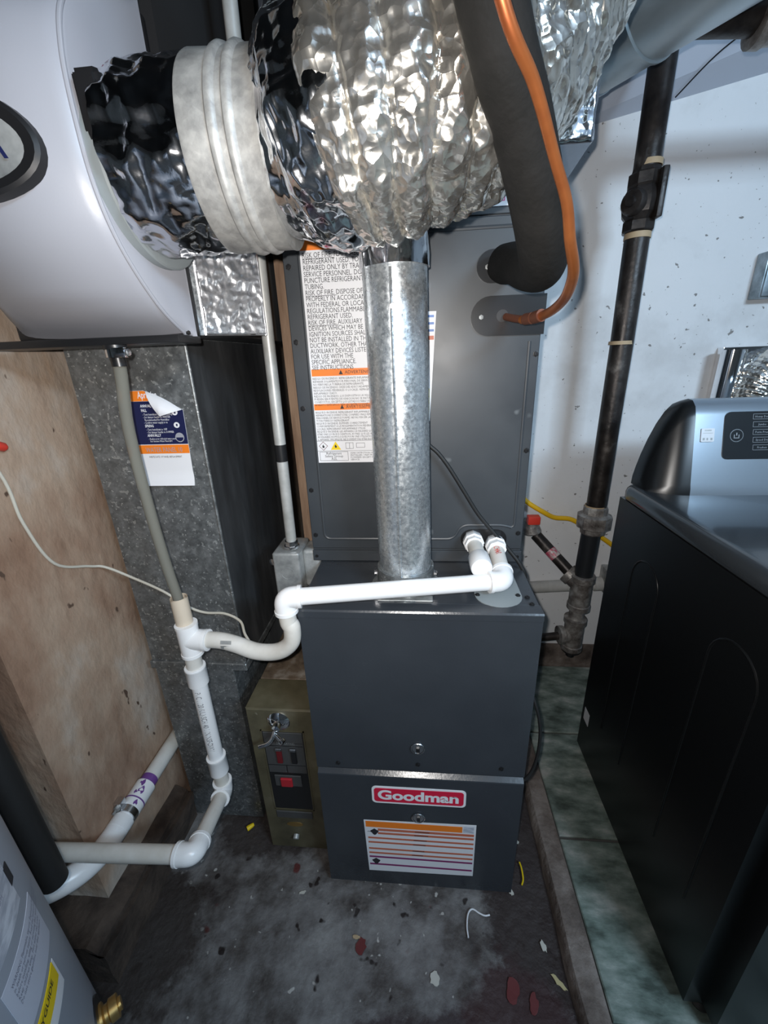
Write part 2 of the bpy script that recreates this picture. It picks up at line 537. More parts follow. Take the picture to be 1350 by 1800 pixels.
for ix in range(5):
    for iy in range(8):
        o = t0 if k == 0 else t0.copy()
        if k: C.objects.link(o)
        k += 1
        o.parent = bed
        o.location = (.369 + tw / 2 + ix * .332, 1.092 + tw / 2 - iy * .332, .030 + random.uniform(-.0008, .0008))
        o.rotation_euler = (random.uniform(-.002, .002), random.uniform(-.002, .002), random.choice((0, PI / 2, PI)))
# kerb between concrete and tile
bm = new_bm(); rows = []
for j in range(61):
    y = -1.2 + 2.62 * j / 60
    wv = .006 * noise.noise(V((0, y * 7, 3)))
    rows.append([bm.verts.new(p) for p in ((.308 + wv, y, -.01), (.314 + wv, y, .016), (.322 + wv, y, .026 + .003 * noise.noise(V((1, y * 11, 0)))),
                                          (.345, y, .028 + .002 * noise.noise(V((2, y * 9, 0)))), (.3655, y, .029), (.3655, y, -.01))])
for a, b in zip(rows, rows[1:]):
    for k in range(5):
        bm.faces.new((a[k], a[k + 1], b[k + 1], b[k]))
struct('trim_1', bm, M_kerb, 'rough concrete kerb along the green tiles', True)

# --- walls
def wallbox(name, x0, x1, y0, y1, z0, z1, m, label):
    return struct(name, box(x0, x1, y0, y1, z0, z1), m, label)

wallbox('wall_back', -.30, 2.3, 1.43, 1.55, -.02, 2.3, M_white_wall, 'white painted rough wall behind the gas pipe')
wallbox('wall_left', -1.0, -.708, .505, 2.6, -.02, 2.3, M_tan, 'tan plastered wall beside the return duct')
wallbox('wall_left_return', -2.2, -.72, .525, .64, -.02, 2.3, M_grey_wall, 'grey parged wall behind the water heater')
wallbox('wall_far', -.708, -.30, 2.5, 2.6, -.02, 2.3, M_dark, 'end wall of the gap behind the return duct, its darkness painted in')  # wall coloured black to stand in for the unlit gap
wallbox('wall_right', 2.3, 2.4, -1.6, 1.55, -.02, 2.3, M_white_wall, 'white painted wall beyond the dryer')
wallbox('wall_front', -2.2, 2.4, -1.7, -1.6, -.02, 2.3, M_grey_wall, 'grey wall behind the viewer')
wallbox('wall_left_side', -2.3, -2.2, -1.7, .64, -.02, 2.3, M_grey_wall, 'grey wall beyond the water heater')
trim2 = struct('trim_2', box(.2, 2.3, 1.424, 1.4305, .02, .135), M_kerb, 'stained bare concrete strip at the foot of the white wall')
bm = box(-1.0, -.662, .42, .772, -.01, .125)
bmesh.ops.subdivide_edges(bm, edges=bm.edges[:], cuts=9, use_grid_fill=True)
for v in bm.verts:
    nz_ = noise.noise(v.co * 14)
    v.co += V((.012 * nz_ if v.co.x > -.7 else 0, 0, .012 * nz_ if v.co.z > .1 else 0))
    if v.co.x > -.68 and v.co.z > .1: v.co += V((-.012, 0, -.018))
struct('trim_3', bm, M_foot, 'dark brown rough footing below the tan wall', True)
# ceilings
struct('ceiling', box(-2.3, 2.4, -1.7, 2.6, 2.3, 2.4), M_dark, 'underside of the floor above, its darkness painted in')  # coloured black to keep the space overhead looking unlit
bm = new_bm()
add_poly(bm, [(.28, 1.43, 1.780), (2.3, 1.43, 2.15), (2.3, 1.13, 2.295), (.28, 1.13, 2.14), (2.3, -1.6, 2.297), (.28, -1.6, 2.20),
              (.28, 1.43, 2.298), (2.3, 1.43, 2.298), (2.3, -1.6, 2.2985), (.28, -1.6, 2.298)],
         [(0, 1, 2, 3), (3, 2, 4, 5), (6, 9, 8, 7), (0, 3, 5, 9, 6), (1, 0, 6, 7), (2, 1, 7, 8, 4), (5, 4, 8, 9)])
struct('ceiling_slope', bm, M_ceil, 'blue-grey sloping ceiling board at the upper right')
# wooden stud left of coil
single('wall_stud', box(-.327, -.268, 1.03, 1.07, 0, 1.62, .002), M_wood, (-.3, 1.04, 0),
       'narrow raw wooden stud showing left of the charcoal coil cabinet', 'stud')

# ================================================================== FURNACE
XL, XR, YF, ZT = -.2315, .2175, .634, .8156
f = Thing('furnace', (-.007, .98, 0), 'charcoal gas furnace cabinet standing on the concrete floor', 'furnace')
cab = f.part('cabinet', box(XL, XR, .662, 1.34, 0, ZT, .002, 1), M_paint, label='charcoal steel casing')
# upper door with folded top lip
bm = new_bm()
prof = [(.662, .403), (.6385, .403), (.6375, .406), (.636, .798), (.6335, .800), (.6335, .813), (.636, .8163), (.662, .8163)]
n = len(prof); a = [bm.verts.new((XL, y, z)) for y, z in prof]; b = [bm.verts.new((XR, y, z)) for y, z in prof]
bm.faces.new(a); bm.faces.new(b[::-1])
for k in range(n): bm.faces.new((a[k], b[k], b[(k + 1) % n], a[(k + 1) % n]))
ud = f.part('upper_door', bm, M_paint, smooth=False)
bm = new_bm()
prof = [(.662, .006), (.636, .006), (.634, .010), (.634, .386), (.635, .3885), (.650, .3998), (.652, .4015), (.662, .4015)]
n = len(prof); a = [bm.verts.new((XL, y, z)) for y, z in prof]; b = [bm.verts.new((XR, y, z)) for y, z in prof]
bm.faces.new(a); bm.faces.new(b[::-1])
for k in range(n): bm.faces.new((a[k], b[k], b[(k + 1) % n], a[(k + 1) % n]))
ld = f.part('lower_door', bm, M_paint, auto=18)
for x, z in ((-.008, .428), (-.183, .421), (.168, .428)):
    f.part('screw', screw_bm((x, .637, z), (0, -1, 0), .004, .003), M_black, parent=ud)
for z, d, yy in ((.476, ud, .6375), (.264, ld, .634)):
    lt = f.part('latch', lathe((-.008, yy, z), (0, -1, 0), [(-.001, .0125), (.002, .0145), (.0032, .0140), (.0035, .0118), (.001, .0112), (.0008, .0)], 28),
                M_black, parent=d)
    f.part('latch_ring', lathe((-.008, yy - .0012, z), (0, -1, 0), [(0, .0150), (.002, .0155), (.003, .0146), (.0031, .0125), (.002, .0123)], 28), M_zinc, parent=d)
    f.part('latch_key', box(-.012, -.004, yy - .006, yy - .001, z - .008, z + .005, .001, 1), M_black, parent=d)
# Goodman badge
mp = on_y(-.0075, .634, .3325)
bd = f.part('badge', prism(rrect(.209, .053, .010), mp, .0012), M_white, smooth=False, parent=ld, label='red and white Goodman badge')
f.part('badge_field', prism(rrect(.199, .043, .0075), lambda u, v, d: mp(u, v, d + .0012), .0004), M_red, smooth=False, parent=ld)
f.part('badge_lettering', text_bm('Goodman', .040, lambda u, v, d: mp(u - .001, v - .0122, d + .0016), bold=.035, xs=1.12, align='CENTER', res=5), M_white,
       smooth=False, parent=ld)
# warning sticker
mp = on_y(-.0045, .634, .1525)
W2, H2 = .127, .094
f.part('warning_sticker', prism([(-W2 - .004, H2 - .003), (-W2 + .001, -H2), (W2, -H2 + .006), (W2 + .001, H2 + .002)][::-1], mp, .0006), M_white, smooth=False, parent=ld,
       label='white sticker with orange and plum lines')
bars = []
f.part('sticker_header', rect_bm([(-W2, W2 - .03, H2 - .026, H2 - .006)], mp, .0006), M_orange, False, parent=ld)
f.part('sticker_code_box', rect_bm([(W2 - .028, W2 - .004, H2 - .026, H2 - .004)], mp, .0006), M_labelgrey, False, parent=ld)
ys = [(.064, .056, 1), (.051, .044, 1), (.033, .027, 0), (.017, .011, 0), (-.006, -.012, 0), (-.022, -.028, 0)]
for a_, b_, s in ys:
    f.part('sticker_stripe', rect_bm([(-W2 + (.028 if s else .004), W2 - .003, b_, a_)], mp, .0006), M_orange2, False, parent=ld)
for v_ in (-.043, -.071):
    f.part('sticker_stripe', rect_bm([(-W2 + .004, W2 - .003, v_, v_ + .006)], mp, .0006), M_plum, False, parent=ld)
pics = [[(-W2 + .016, -W2 + .024, .041, .062), (-W2 + .013, -W2 + .027, .046, .058)], [(-W2 + .010, -W2 + .030, -.053, -.047), (-W2 + .014, -W2 + .026, -.066, -.046)]]
for pc_ in pics:
    out = [((pc_[0][0] + pc_[0][1]) / 2 + (.009 + .002 * math.sin(3 * t)) * math.cos(t), (pc_[1][2] + pc_[1][3]) / 2 + (.0095 + .002 * math.cos(4 * t)) * math.sin(t)) for t in [2 * PI * k / 16 for k in range(16)]]
    f.part('sticker_pictogram', prism(out, lambda u, v, d: mp(u, v, d + .0009), .0002), M_print, False, parent=ld)
for k, v in enumerate((.059, .0465, .029, .013, -.010, -.026)):
    f.part('sticker_print', rect_bm([(-.012 - .0015 * k, .022 - .003 * k, v, v + .002)], mp, .0009), M_print, False, parent=ld)
f.part('sticker_mark', text_bm('~', .02, lambda u, v, d: mp(-W2 + .003 + u, .047 + v, d + .0008)), M_print, False, parent=ld)
# top: flue collar, plate, screws
f.part('draft_collar', lathe((-.031, .735, ZT), (0, 0, 1), [(0, .070), (.002, .070), (.0025, .058), (.045, .0565), (.045, .052), (0, .052)], 40), M_galv)
for s in (-1, 1):
    f.part('collar_screw', screw_bm((-.031 + s * .0565, .722, ZT + .034), (s, -.2, 0), .005, .006), M_zinc)
f.part('knockout_plate', prism([(.045 * math.cos(a) * .98, -.028 + .045 * math.sin(a) * .9) for a in [PI + PI * k / 14 for k in range(15)]] + [(.044, .05), (-.044, .05)],
       on_z(.147, .722, ZT), .0016), M_hum2, smooth=False, label='rounded light grey cover plate')
for x, y in ((.108, .694), (.184, .694), (.20, .688), (.203, .665), (-.16, .665)):
    f.part('screw', screw_bm((x, y, ZT + .001), (0, 0, 1), .004, .003), M_black)
f.part('flue_flange', box(-.083, .022, .668, .686, ZT, ZT + .003, .0008, 1), M_jbox, smooth=False)

# ================================================================== COIL CABINET
CX0, CX1, CY, CZ0, CZ1 = -.248, .2195, .833, .8170, 1.480
c = Thing('coil_cabinet', (-.014, 1.09, CZ0), 'charcoal evaporator coil cabinet sitting on top of the furnace', 'coil cabinet')
c.part('casing', box(CX0, CX1, CY + .005, 1.36, CZ0, CZ1, .0015, 1), M_paint2, smooth=False)
fp = c.part('front_panel', box(CX0 + .001, CX1 - .001, CY, CY + .006, .848, 1.468, .0015, 1), M_paint2, smooth=False)
c.part('bottom_rail', box(CX0, CX1, CY - .0015, CY + .005, CZ0, .8425, .001, 1), M_paint2, smooth=False)
c.part('top_rail', box(CX0, CX1, CY + .001, CY + .006, 1.4705, CZ1, .001, 1), M_paint2, smooth=False)


def bead(pts, r=.0035):
    return tube([V((x, CY + .0012, z)) for x, z in pts], r, 8)


def rc(pts, r):
    """round the corners of an (x,z) polyline"""
    out = [pts[0]]
    for p0, p1, p2 in zip(pts, pts[1:], pts[2:]):
        a = V((*p0, 0)); b = V((*p1, 0)); d = V((*p2, 0))
        ra = b + (a - b).normalized() * r; rb = b + (d - b).normalized() * r
        for k in range(7):
            t = k / 6
            q = (ra * (1 - t) + b * t) * (1 - t) + (b * (1 - t) + rb * t) * t
            out.append((q.x, q.y))
    out.append(pts[-1]); return out


outl = [(-.01, 1.452), (-.217, 1.452), (-.217, .872), (.072, .872), (.088, .905), (.180, .905), (.200, .896), (.200, 1.27)]
c.part('pressed_bead', bead(rc(outl, .016)), M_paint2, parent=fp)
c.part('pressed_bead', bead(rc([(.200, 1.365), (.200, 1.452), (-.01, 1.452)], .016)), M_paint2, parent=fp)
for x, z in ((-.237, 1.41), (-.237, 1.284), (-.237, 1.16), (-.237, .987), (-.237, .881), (-.239, .829), (.213, 1.385), (.213, 1.248), (.211, 1.067), (.209, .886), (.211, .830)):
    c.part('screw', screw_bm((x, CY, z), (0, -1, 0), .0042, .003), M_black, parent=fp)
# slotted pipe plates
for (x, z, w_, h_) in ((.1525, 1.393, .108, .052), (.157, 1.314, .131, .066)):
    out = [(-w_ / 2 + h_ / 2 + h_ / 2 * math.cos(a), h_ / 2 * math.sin(a)) for a in [PI / 2 + PI * k / 12 for k in range(13)]] + [(w_ / 2, -h_ / 2), (w_ / 2, h_ / 2)]
    pl = c.part('pipe_plate', prism(out, on_y(x, CY, z), .0035), M_plate, smooth=False, parent=fp, label='slotted charcoal cover plate round a refrigerant pipe')
    c.part('plate_screw', screw_bm((x - w_ / 2 + .018, CY - .0025, z - .001), (0, -1, 0), .0045, .003), M_jbox)
c.part('pipe_hole', lathe((.147, CY - .003, 1.314), (0, -1, 0), [(0, .011), (.0008, .0105)], 20), M_black)
c.part('drain_opening', prism(rrect(.098, .046, .022, 8), on_y(.136, CY, .872), .0022), M_black, smooth=False, label='black slot round the drain stubs')
# warning label
LX0, LX1, LZ0, LZ1 = -.2145, -.06, 1.048, 1.452
mp = lambda u, v, d=0: V((LX0 + u, CY - .0004 - d, LZ0 + v))
LW, LH = LX1 - LX0, LZ1 - LZ0
wl = c.part('warning_label', prism([(0, 0), (LW, 0), (LW, LH), (0, LH)], mp, .0005), M_white, False, parent=fp, label='white refrigerant warning label with orange bands')
for rc_ in [(0.001, LW - .001, LH - .018, LH - .001), (.002, LW, .173, .186), (.001, LW, .108, .120)]:
    c.part('label_band', rect_bm([rc_], mp, .0005), M_orange, False, parent=fp)
c.part('label_heading', text_bm('WARNING', .0165, lambda u, v, d: mp(.061 + u, LH - .0155 + v, d + .0008), bold=.02), M_print, False, parent=fp)
body = ('RISK OF FIRE. FLAMMABLE\nREFRIGERANT USED. TO BE\nREPAIRED ONLY BY TRAINED\nSERVICE PERSONNEL. DO NOT\nPUNCTURE REFRIGERANT\nTUBING.\n'
        'RISK OF FIRE. DISPOSE OF\nPROPERLY IN ACCORDANCE\nWITH FEDERAL OR LOCAL\nREGULATIONS.FLAMMABLE\nREFRIGERANT USED.\n'
        'RISK OF FIRE. AUXILIARY\nDEVICES WHICH MAY BE\nIGNITION SOURCES SHALL\nNOT BE INSTALLED IN THE\nDUCTWORK, OTHER THAN\nAUXILIARY DEVICES LISTED\nFOR USE WITH THE\nSPECIFIC APPLIANCE.\nSEE INSTRUCTIONS')
c.part('label_lettering', text_bm(body, .0118, lambda u, v, d: mp(.004 + u, LH - .0295 + v, d + .0006), xs=.79, line=.845, res=2), M_print, False, parent=fp)
for v in (LH - .0312, LH - .0312 - 6 * .00997, LH - .0312 - 11 * .00997):
    c.part('label_underline', rect_bm([(.004, .062, v, v + .0007)], mp, .0006), M_print, False, parent=fp)
c.part('label_subheading', text_bm('ADVERTENCIA', .0085, lambda u, v, d: mp(.068 + u, .1765 + v, d + .0008)), M_print, False, parent=fp)
c.part('label_subheading', text_bm('AVERTISSEMENT', .0085, lambda u, v, d: mp(.066 + u, .111 + v, d + .0008)), M_print, False, parent=fp)
for u, v in ((.060, .1755), (.058, .110)):
    c.part('label_triangle', prism([(u - .004, v), (u + .004, v), (u, v + .008)], lambda a_, b_, d: mp(a_, b_, d + .0008), .0002), M_print, False, parent=fp)
es = ('RIESGO DE INCENDIO. REFRIGERANTE INFLAMABLE USADO.\nREPARAR SOLAMENTE POR PERSONAL DE SERVICIO CAPACITADO.\nNO PERFORE LA TUBERIA DE REFRIGERANTE.\n'
      'RIESGO DE INCENDIO. DESECHE ADECUADAMENTE SEGUN LAS\nREGULACIONES FEDERALES O LOCALES. REFRIGERANTE\nINFLAMABLE USADO.\n'
      'RIESGO DE INCENDIO. LOS DISPOSITIVOS AUXILIARES QUE\nPUEDEN SER FUENTES DE IGNICION NO SE INSTALARAN EN\nCONDUCTOS, EXCEPTO LOS LISTADOS PARA USO CON EL\nAPARATO ESPECIFICO. VEA LAS INSTRUCCIONES.')
fr = ('RISQUE D INCENDIE. REFRIGERANT INFLAMMABLE UTILISE.\nREPARATIONS DOIVENT ETRE CONFIEES UNIQUEMENT AU\nPERSONNEL DE SERVICE FORME. NE PAS PERCER LA\nTUYAUTERIE DU REFRIGERANT.\n'
      'RISQUE D INCENDIE. ELIMINER CORRECTEMENT\nCONFORMEMENT A LA REGLEMENTATION FEDERALE OU\nLOCALE. REFRIGERANT INFLAMMABLE UTILISE.\n'
      'RISQUE D INCENDIE. LES APPAREILS AUXILIAIRES QUI PEUVENT\nETRE UNE SOURCE D IGNITION, AUTRES QUE LES APPAREILS\nAUXILIAIRES HOMOLOGUES POUR UNE UTILISATION AVEC\nL APPAREIL SPECIFIQUE, NE DOIVENT PAS ETRE INSTALLES')
c.part('label_small_print', text_bm(es, .0058, lambda u, v, d: mp(.003 + u, .1665 + v, d + .0006), xs=.86, line=.96, res=1), M_print, False, parent=fp)
c.part('label_small_print', text_bm(fr, .0056, lambda u, v, d: mp(.003 + u, .1015 + v, d + .0006), xs=.86, line=.98, res=1), M_print, False, parent=fp)
c.part('label_rules', rect_bm([(0, LW, .0455, .0461), (0, LW, .0245, .025), (.004, .064, .004, .0046), (.004, .064, .0225, .0231), (.004, .0046, .004, .0231), (.0634, .064, .004, .0231)], mp, .0006), M_print, False, parent=fp)
c.part('label_grade', text_bm('Refrigerant\nSafety Group\nA2L', .0072, lambda u, v, d: mp(.034 + u, .0172 + v, d + .0006), align='CENTER', line=.8, res=2), M_print, False, parent=fp)
c.part('label_note', text_bm('LEAK DETECTION SYSTEM\nINSTALLED. UNIT MUST BE\nPOWERED EXCEPT FOR\nSERVICE.', .005, lambda u, v, d: mp(.069 + u, .0185 + v, d + .0006), line=.95, res=1), M_print, False, parent=fp)
bm = new_bm()
add_poly(bm, [mp(.013 + .0095 * a_, .0352 + .0095 * b_, .0007) for a_, b_ in ((1, 0), (0, 1), (-1, 0), (0, -1))], [(0, 1, 2, 3)])
c.part('label_hazard_diamond', bm, M_reddark, False, parent=fp)
bm = new_bm()
add_poly(bm, [mp(.013 + .0082 * a_, .0352 + .0082 * b_, .0009) for a_, b_ in ((1, 0), (0, 1), (-1, 0), (0, -1))], [(0, 1, 2, 3)])
c.part('label_hazard_diamond', bm, M_white, False, parent=fp)
bm = new_bm()
add_poly(bm, [mp(.028, .027, .0007), mp(.050, .027, .0007), mp(.039, .0445, .0007)], [(0, 1, 2)])
c.part('label_hazard_triangle', bm, M_yellow, False, parent=fp)
for u in (.013, .039):
    bm = new_bm()
    add_poly(bm, [mp(u + du, .0315 + dv, .0011) for du, dv in ((-.0018, 0), (.0018, 0), (.0026, .003), (.0008, .0045), (.0004, .0072), (-.0022, .004))], [(0, 1, 2, 3, 4, 5)])
    c.part('label_flame', bm, M_print, False, parent=fp)
c.part('label_pictograms', rect_bm([(.060, .076, .029, .0296), (.060, .076, .041, .0416), (.060, .0606, .029, .041), (.0754, .076, .029, .041), (.0677, .0683, .029, .041),
                                    (.082, .100, .031, .0316), (.082, .100, .040, .0406), (.082, .0826, .031, .04), (.0994, .1, .031, .04)], mp, .0006), M_print, False, parent=fp)
# energy style label behind the flue
mp2 = lambda u, v, d=0: V((-.03 + u, CY - .0004 - d, 1.130 + v))
c.part('rating_label', prism([(0, 0), (.048, 0), (.059, .197), (0, .197)], mp2, .0005), M_white, False, parent=fp, label='narrow white, blue and yellow label half behind the flue pipe')
c.part('rating_label_yellow', rect_bm([(.002, .047, .003, .062)], mp2, .0005), M_yellow, False, parent=fp)
for v in (.187, .175, .163):
    c.part('rating_label_line', rect_bm([(.004, .055, v, v + .004)], mp2, .0005), M_blue2, False, parent=fp)
c.part('rating_label_orange', rect_bm([(.004, .055, .149, .156)], mp2, .0005), M_orange2, False, parent=fp)

# ================================================================== FLUE PIPE
fl = Thing('flue_pipe', (-.031, .735, ZT + .02), 'shiny galvanised flue pipe rising from the furnace top', 'flue pipe')
axis = lambda z: V((-.031 - .0165 * (z - .82), .735, z))
fl.part('pipe', tube([axis(z) for z in (.82, 1.0, 1.2, 1.4, 1.6, 1.8, 2.1)], .0515, 48), M_flue)
fl.part('seam', tube([axis(z) + V((-.006 + .004 * (z - .8), -.0514, 0)) for z in (.84, 1.1, 1.375)], .0022, 8), M_flue)
fl.part('screw', screw_bm(axis(1.323) + V((-.002, -.052, 0)), (0, -1, 0), .0045, .005), M_zinc)
fl.part('tape_wrap', foil_tube([axis(1.38 + .006 * k) for k in range(22)], lambda s: .0532, 90, c1=(.0028, 45), c2=(.001, 110), seed=4.2), M_tape, auto=60)

# ================================================================== RETURN DUCT
rd = Thing('return_duct', (-.55, .98, 0), 'speckled galvanised return air duct standing by the tan wall', 'duct')
rd.part('drop', box(-.668, -.428, .773, 1.20, .56, 1.30, .001, 1), M_galv, smooth=False)
rd.part('side_sheet', box(-.4285, -.4262, .776, 1.20, .562, 1.295), M_galv_dark, smooth=False, label='darker side sheet of the duct')  # darker galvanised sheet over the right side of the drop
rd.part('corner_seam', tube([(-.4275, .7735, .57), (-.4275, .7735, 1.29)], .003, 8), M_galv)
rd.part('drive_cleat', box(-.673, -.424, .768, 1.205, .545, .566, .002, 1), M_galv, smooth=False)
rd.part('lower_boot', box(-.668, -.463, .776, 1.20, 0, .548, .001, 1), M_galv, smooth=False)
bm = new_bm()
add_poly(bm, [(-.463, 1.01, 0), (-.2335, 1.01, 0), (-.2335, 1.33, 0), (-.463, 1.33, 0), (-.463, 1.01, .545), (-.2335, 1.01, .545), (-.2335, 1.33, .545), (-.463, 1.33, .545)],
         [(0, 3, 2, 1), (4, 5, 6, 7), (0, 1, 5, 4), (1, 2, 6, 5), (2, 3, 7, 6), (3, 0, 4, 7)])
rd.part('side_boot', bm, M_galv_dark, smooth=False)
bm = new_bm()
pts = [(-.668, .694), (-.405, .694), (-.283, .800), (-.335, .815), (-.335, 1.16), (-.668, 1.16)]
a = [bm.verts.new((x, y, 1.2965)) for x, y in pts]; b = [bm.verts.new((x, y, 1.585)) for x, y in pts]
bm.faces.new(a); bm.faces.new(b[::-1])
for k in range(6): bm.faces.new((a[k], b[k], b[(k + 1) % 6], a[(k + 1) % 6]))
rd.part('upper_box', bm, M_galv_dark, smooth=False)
fn = V((.106, -.122, 0)).normalized()
rd.part('shade_block', box(-.664, -.345, .70, 1.15, 1.586, 2.27), M_dark, smooth=False, label='added black block standing in for shade above the foil box')  # made-up block, black to fill in the darkness above the box
rd.part('plain_sheet', foil_patch((-.405, .694, 1.297), (.042, .0365, 0), (0, 0, .28), fn, 12, 40, .0006, 12, 8.1), M_flue, auto=70, label='smooth bright metal strip')
rd.part('tape_sheet', foil_patch((-.363, .7305, 1.297), (.080, .0695, 0), (0, 0, .28), fn, 60, 110, .0042, 34, 1.3), M_tape2, auto=70, label='creased silver foil tape')
rd.part('tape_edge', foil_patch((-.66, .70, 1.297), (.247, 0, 0), (0, .06, 0), (0, 0, -1), 60, 16, .002, 40, 5.3), M_tape, auto=70)
rd.part('tape_corner', tube([(-.2835, .7995, 1.297), (-.2835, .7995, 1.58)], .003, 8), M_tape2)
rd.part('tape_corner', tube([(-.363, .7300, 1.297), (-.363, .7300, 1.58)], .003, 8), M_tape2)
# maintenance sticker (curling top right corner and bottom)
def stick(u, v, d=0):
    """u 0..1 across, v 0..1 from bottom to top; parallelogram on the duct face, bottom curling out"""
    x = -.566 + .108 * u + .004 * (v - .5) * 2
    z = 1.022 + .186 * v
    out = .012 * max(0, (.14 - v) / .14) ** 1.6 + .0008
    return V((x + (.006 * max(0, (.14 - v) / .14) if u > .5 else 0), .773 - out - d, z - .004 * (1 - u) * 0))
nU, nV = 16, 26
diag = lambda u: 1.0 if u < .34 else 1.0 - (u - .34) / .66 * .20      # top edge after the corner folds over
bm = sheet_bm([[stick(i / nU, j / nV * diag(i / nU)) for j in range(nV + 1)] for i in range(nU + 1)], (0, 1, 0))
st = rd.part('maintenance_sticker', bm, M_white, auto=60, label='navy, orange and white sticker with a curled corner')
def sband(u0, u1, v0, v1, d=.0006, n=12, m_=3):
    bm = new_bm(); G = []
    for i in range(n + 1):
        row = []
        for j in range(m_ + 1):
            u = u0 + (u1 - u0) * i / n; v = v0 + (v1 - v0) * j / m_
            v = min(v, diag(u) - .002)
            row.append(bm.verts.new(stick(u, v, d)))
        G.append(row)
    for i in range(n):
        for j in range(m_):
            bm.faces.new((G[i][j], G[i + 1][j], G[i + 1][j + 1], G[i][j + 1]))
    return bm
rd.part('sticker_band', sband(0, .62, .895, 1.0), M_orange, parent=st)
rd.part('sticker_field', sband(0, 1, .445, .893), M_blue, parent=st)
rd.part('sticker_band', sband(0, 1, .345, .438), M_orange, parent=st)
# folded corner
pA, pB = stick(.36, .995, .001), stick(.985, .80, .001)
tip = stick(.62, .745, .013); G = []
for i in range(11):
    row = []
    for j in range(7):
        s_, t_ = i / 10, j / 6
        base = pA.lerp(pB, s_)
        q = base.lerp(tip, t_) + V((0, -.009 * math.sin(PI * t_) * (1 - abs(2 * s_ - 1) * .3) - .0006, .004 * math.sin(PI * s_) * (1 - t_)))
        row.append(q)
    G.append(row)
bm = sheet_bm(G, (0, 1, 0), .0003)
rd.part('curled_corner', bm, M_white, parent=st, auto=60)
sm = lambda u0, v0: (lambda u, v, d: stick(u0 + u / .108, v0 + v / .186, d + .0009))
rd.part('sticker_brand', text_bm('Aprilaire', .018, sm(.20, .925), bold=.012, xs=.62), M_white, False, parent=st)
lines = [('ANNUAL OPERATION', .215, .845, .0075, .02), ('FALL', .215, .80, .0075, .02),
         ('- Turn humidistat to desired setting\n- Set damper handle to WINTER\n  Recommended for Humidifier\n- Confirm water supply is on', .23, .762, .0058, 0),
         ('SPRING', .235, .640, .0075, .02), ('- Turn humidistat to OFF\n- Set damper handle to SUMMER', .25, .605, .0058, 0),
         ('ANNUALLY', .25, .540, .0075, .02), ('- Replace your old/scaled water panel\n  See Genuine Water Panel #10', .26, .508, .0052, 0),
         ]
for s_, u0, v0, sz, bo in lines:
    rd.part('sticker_lettering', text_bm(s_, sz, sm(u0, v0 - .012), bold=bo, xs=.72, res=1, line=.9), M_white, False, parent=st)
rd.part('sticker_panel_lettering', text_bm('WATER PANEL 10', .0135, sm(.16, .362), xs=.72, res=2), M_hum, False, parent=st)
rd.part('sticker_note', text_bm('WRITE DATE OF PANEL REPLACEMENT', .0055, sm(.2, .30), xs=.72, res=1), M_print, False, parent=st)
for v_ in (.775, .645):
    rd.part('sticker_dial', prism([(.055 * math.cos(a) , .03 * math.sin(a)) for a in [2 * PI * k / 20 for k in range(20)]], lambda u, v, d: stick(.84 + u, v_ + v, d + .0009), .0002), M_white, False, parent=st)
    rd.part('sticker_dial', rect_bm([(-.01, .02, -.012, .012)], lambda u, v, d: stick(.84 + u, v_ + v, d + .0012)), M_blue, False, parent=st)
rd.part('sticker_seal', prism([(.085 * math.cos(a), .05 * math.sin(a)) for a in [2 * PI * k / 24 for k in range(24)]], lambda u, v, d: stick(.86 + u, .515 + v, d + .0009), .0002), M_hum, False, parent=st)
rd.part('sticker_seal', prism([(.07 * math.cos(a), .04 * math.sin(a)) for a in [PI + PI * k / 12 for k in range(13)]], lambda u, v, d: stick(.86 + u, .515 + v, d + .0012), .0002), M_blue, False, parent=st)

# ================================================================== HUMIDIFIER
hm = Thing('humidifier', (-.47, .60, 1.29), 'white bypass humidifier with a curved cover mounted high on the return duct', 'humidifier')
HX = -.47
pf = [(.664, 1.292), (.603, 1.327), (.549, 1.383), (.524, 1.438), (.518, 1.50), (.522, 1.555), (.541, 1.602), (.590, 1.650), (.664, 1.674)]
pc = catmull([(0, y, z) for y, z in pf], 8)
bm = new_bm(); G = []
xs_st = [(-.168, None), (-.150, .55), (-.128, .86), (-.118, .965), (-.112, 1.0)] + [(-.112 + .224 * k / 14, 1.0) for k in range(1, 14)] + [(.108, 1.0), (.111, .985), (.1125, .95), (.116, .7), (.120, .4), (.124, None)]
for (dx, kx) in xs_st:
    row = []
    for p in pc:
        e = .668 - p.y
        if kx is None: y = .668 - e * .08 if e > 0 else .668
        elif kx < 1: y = .668 - e * kx
        else: y = p.y - .030 * (1 - (dx / .112) ** 2) * min(1, e / .08)
        row.append(bm.verts.new((HX + dx, y, p.z)))
    G.append(row)
for a, b in zip(G, G[1:]):
    for k in range(len(pc) - 1):
        bm.faces.new((a[k], a[k + 1], b[k + 1], b[k]))
for row in (G[0], G[-1]):
    bm.faces.new(row)
bm.faces.new([r[0] for r in G]); bm.faces.new([r[-1] for r in G])
cv = hm.part('cover', bm, M_hum, auto=40, label='glossy white curved front cover')
hm.part('highlight_lip', tube([(HX + .1105, p.y + .001, p.z) for p in pc], .0028, 10), M_hum, parent=cv)  # raised lip added so the cover edge shows a highlight line
# crease across the lower part of the cover
cz = 1.372
yfront = lambda dx, z: min(pc, key=lambda p: abs(p.z - z)).y - .030 * (1 - (dx / .112) ** 2) * min(1, (.668 - min(pc, key=lambda p: abs(p.z - z)).y) / .08)
hm.part('cover_seam', tube([(HX - .112 + .224 * k / 14, yfront(-.112 + .224 * k / 14, cz) + .0004, cz) for k in range(15)], .0011, 6), M_hum2, parent=cv)
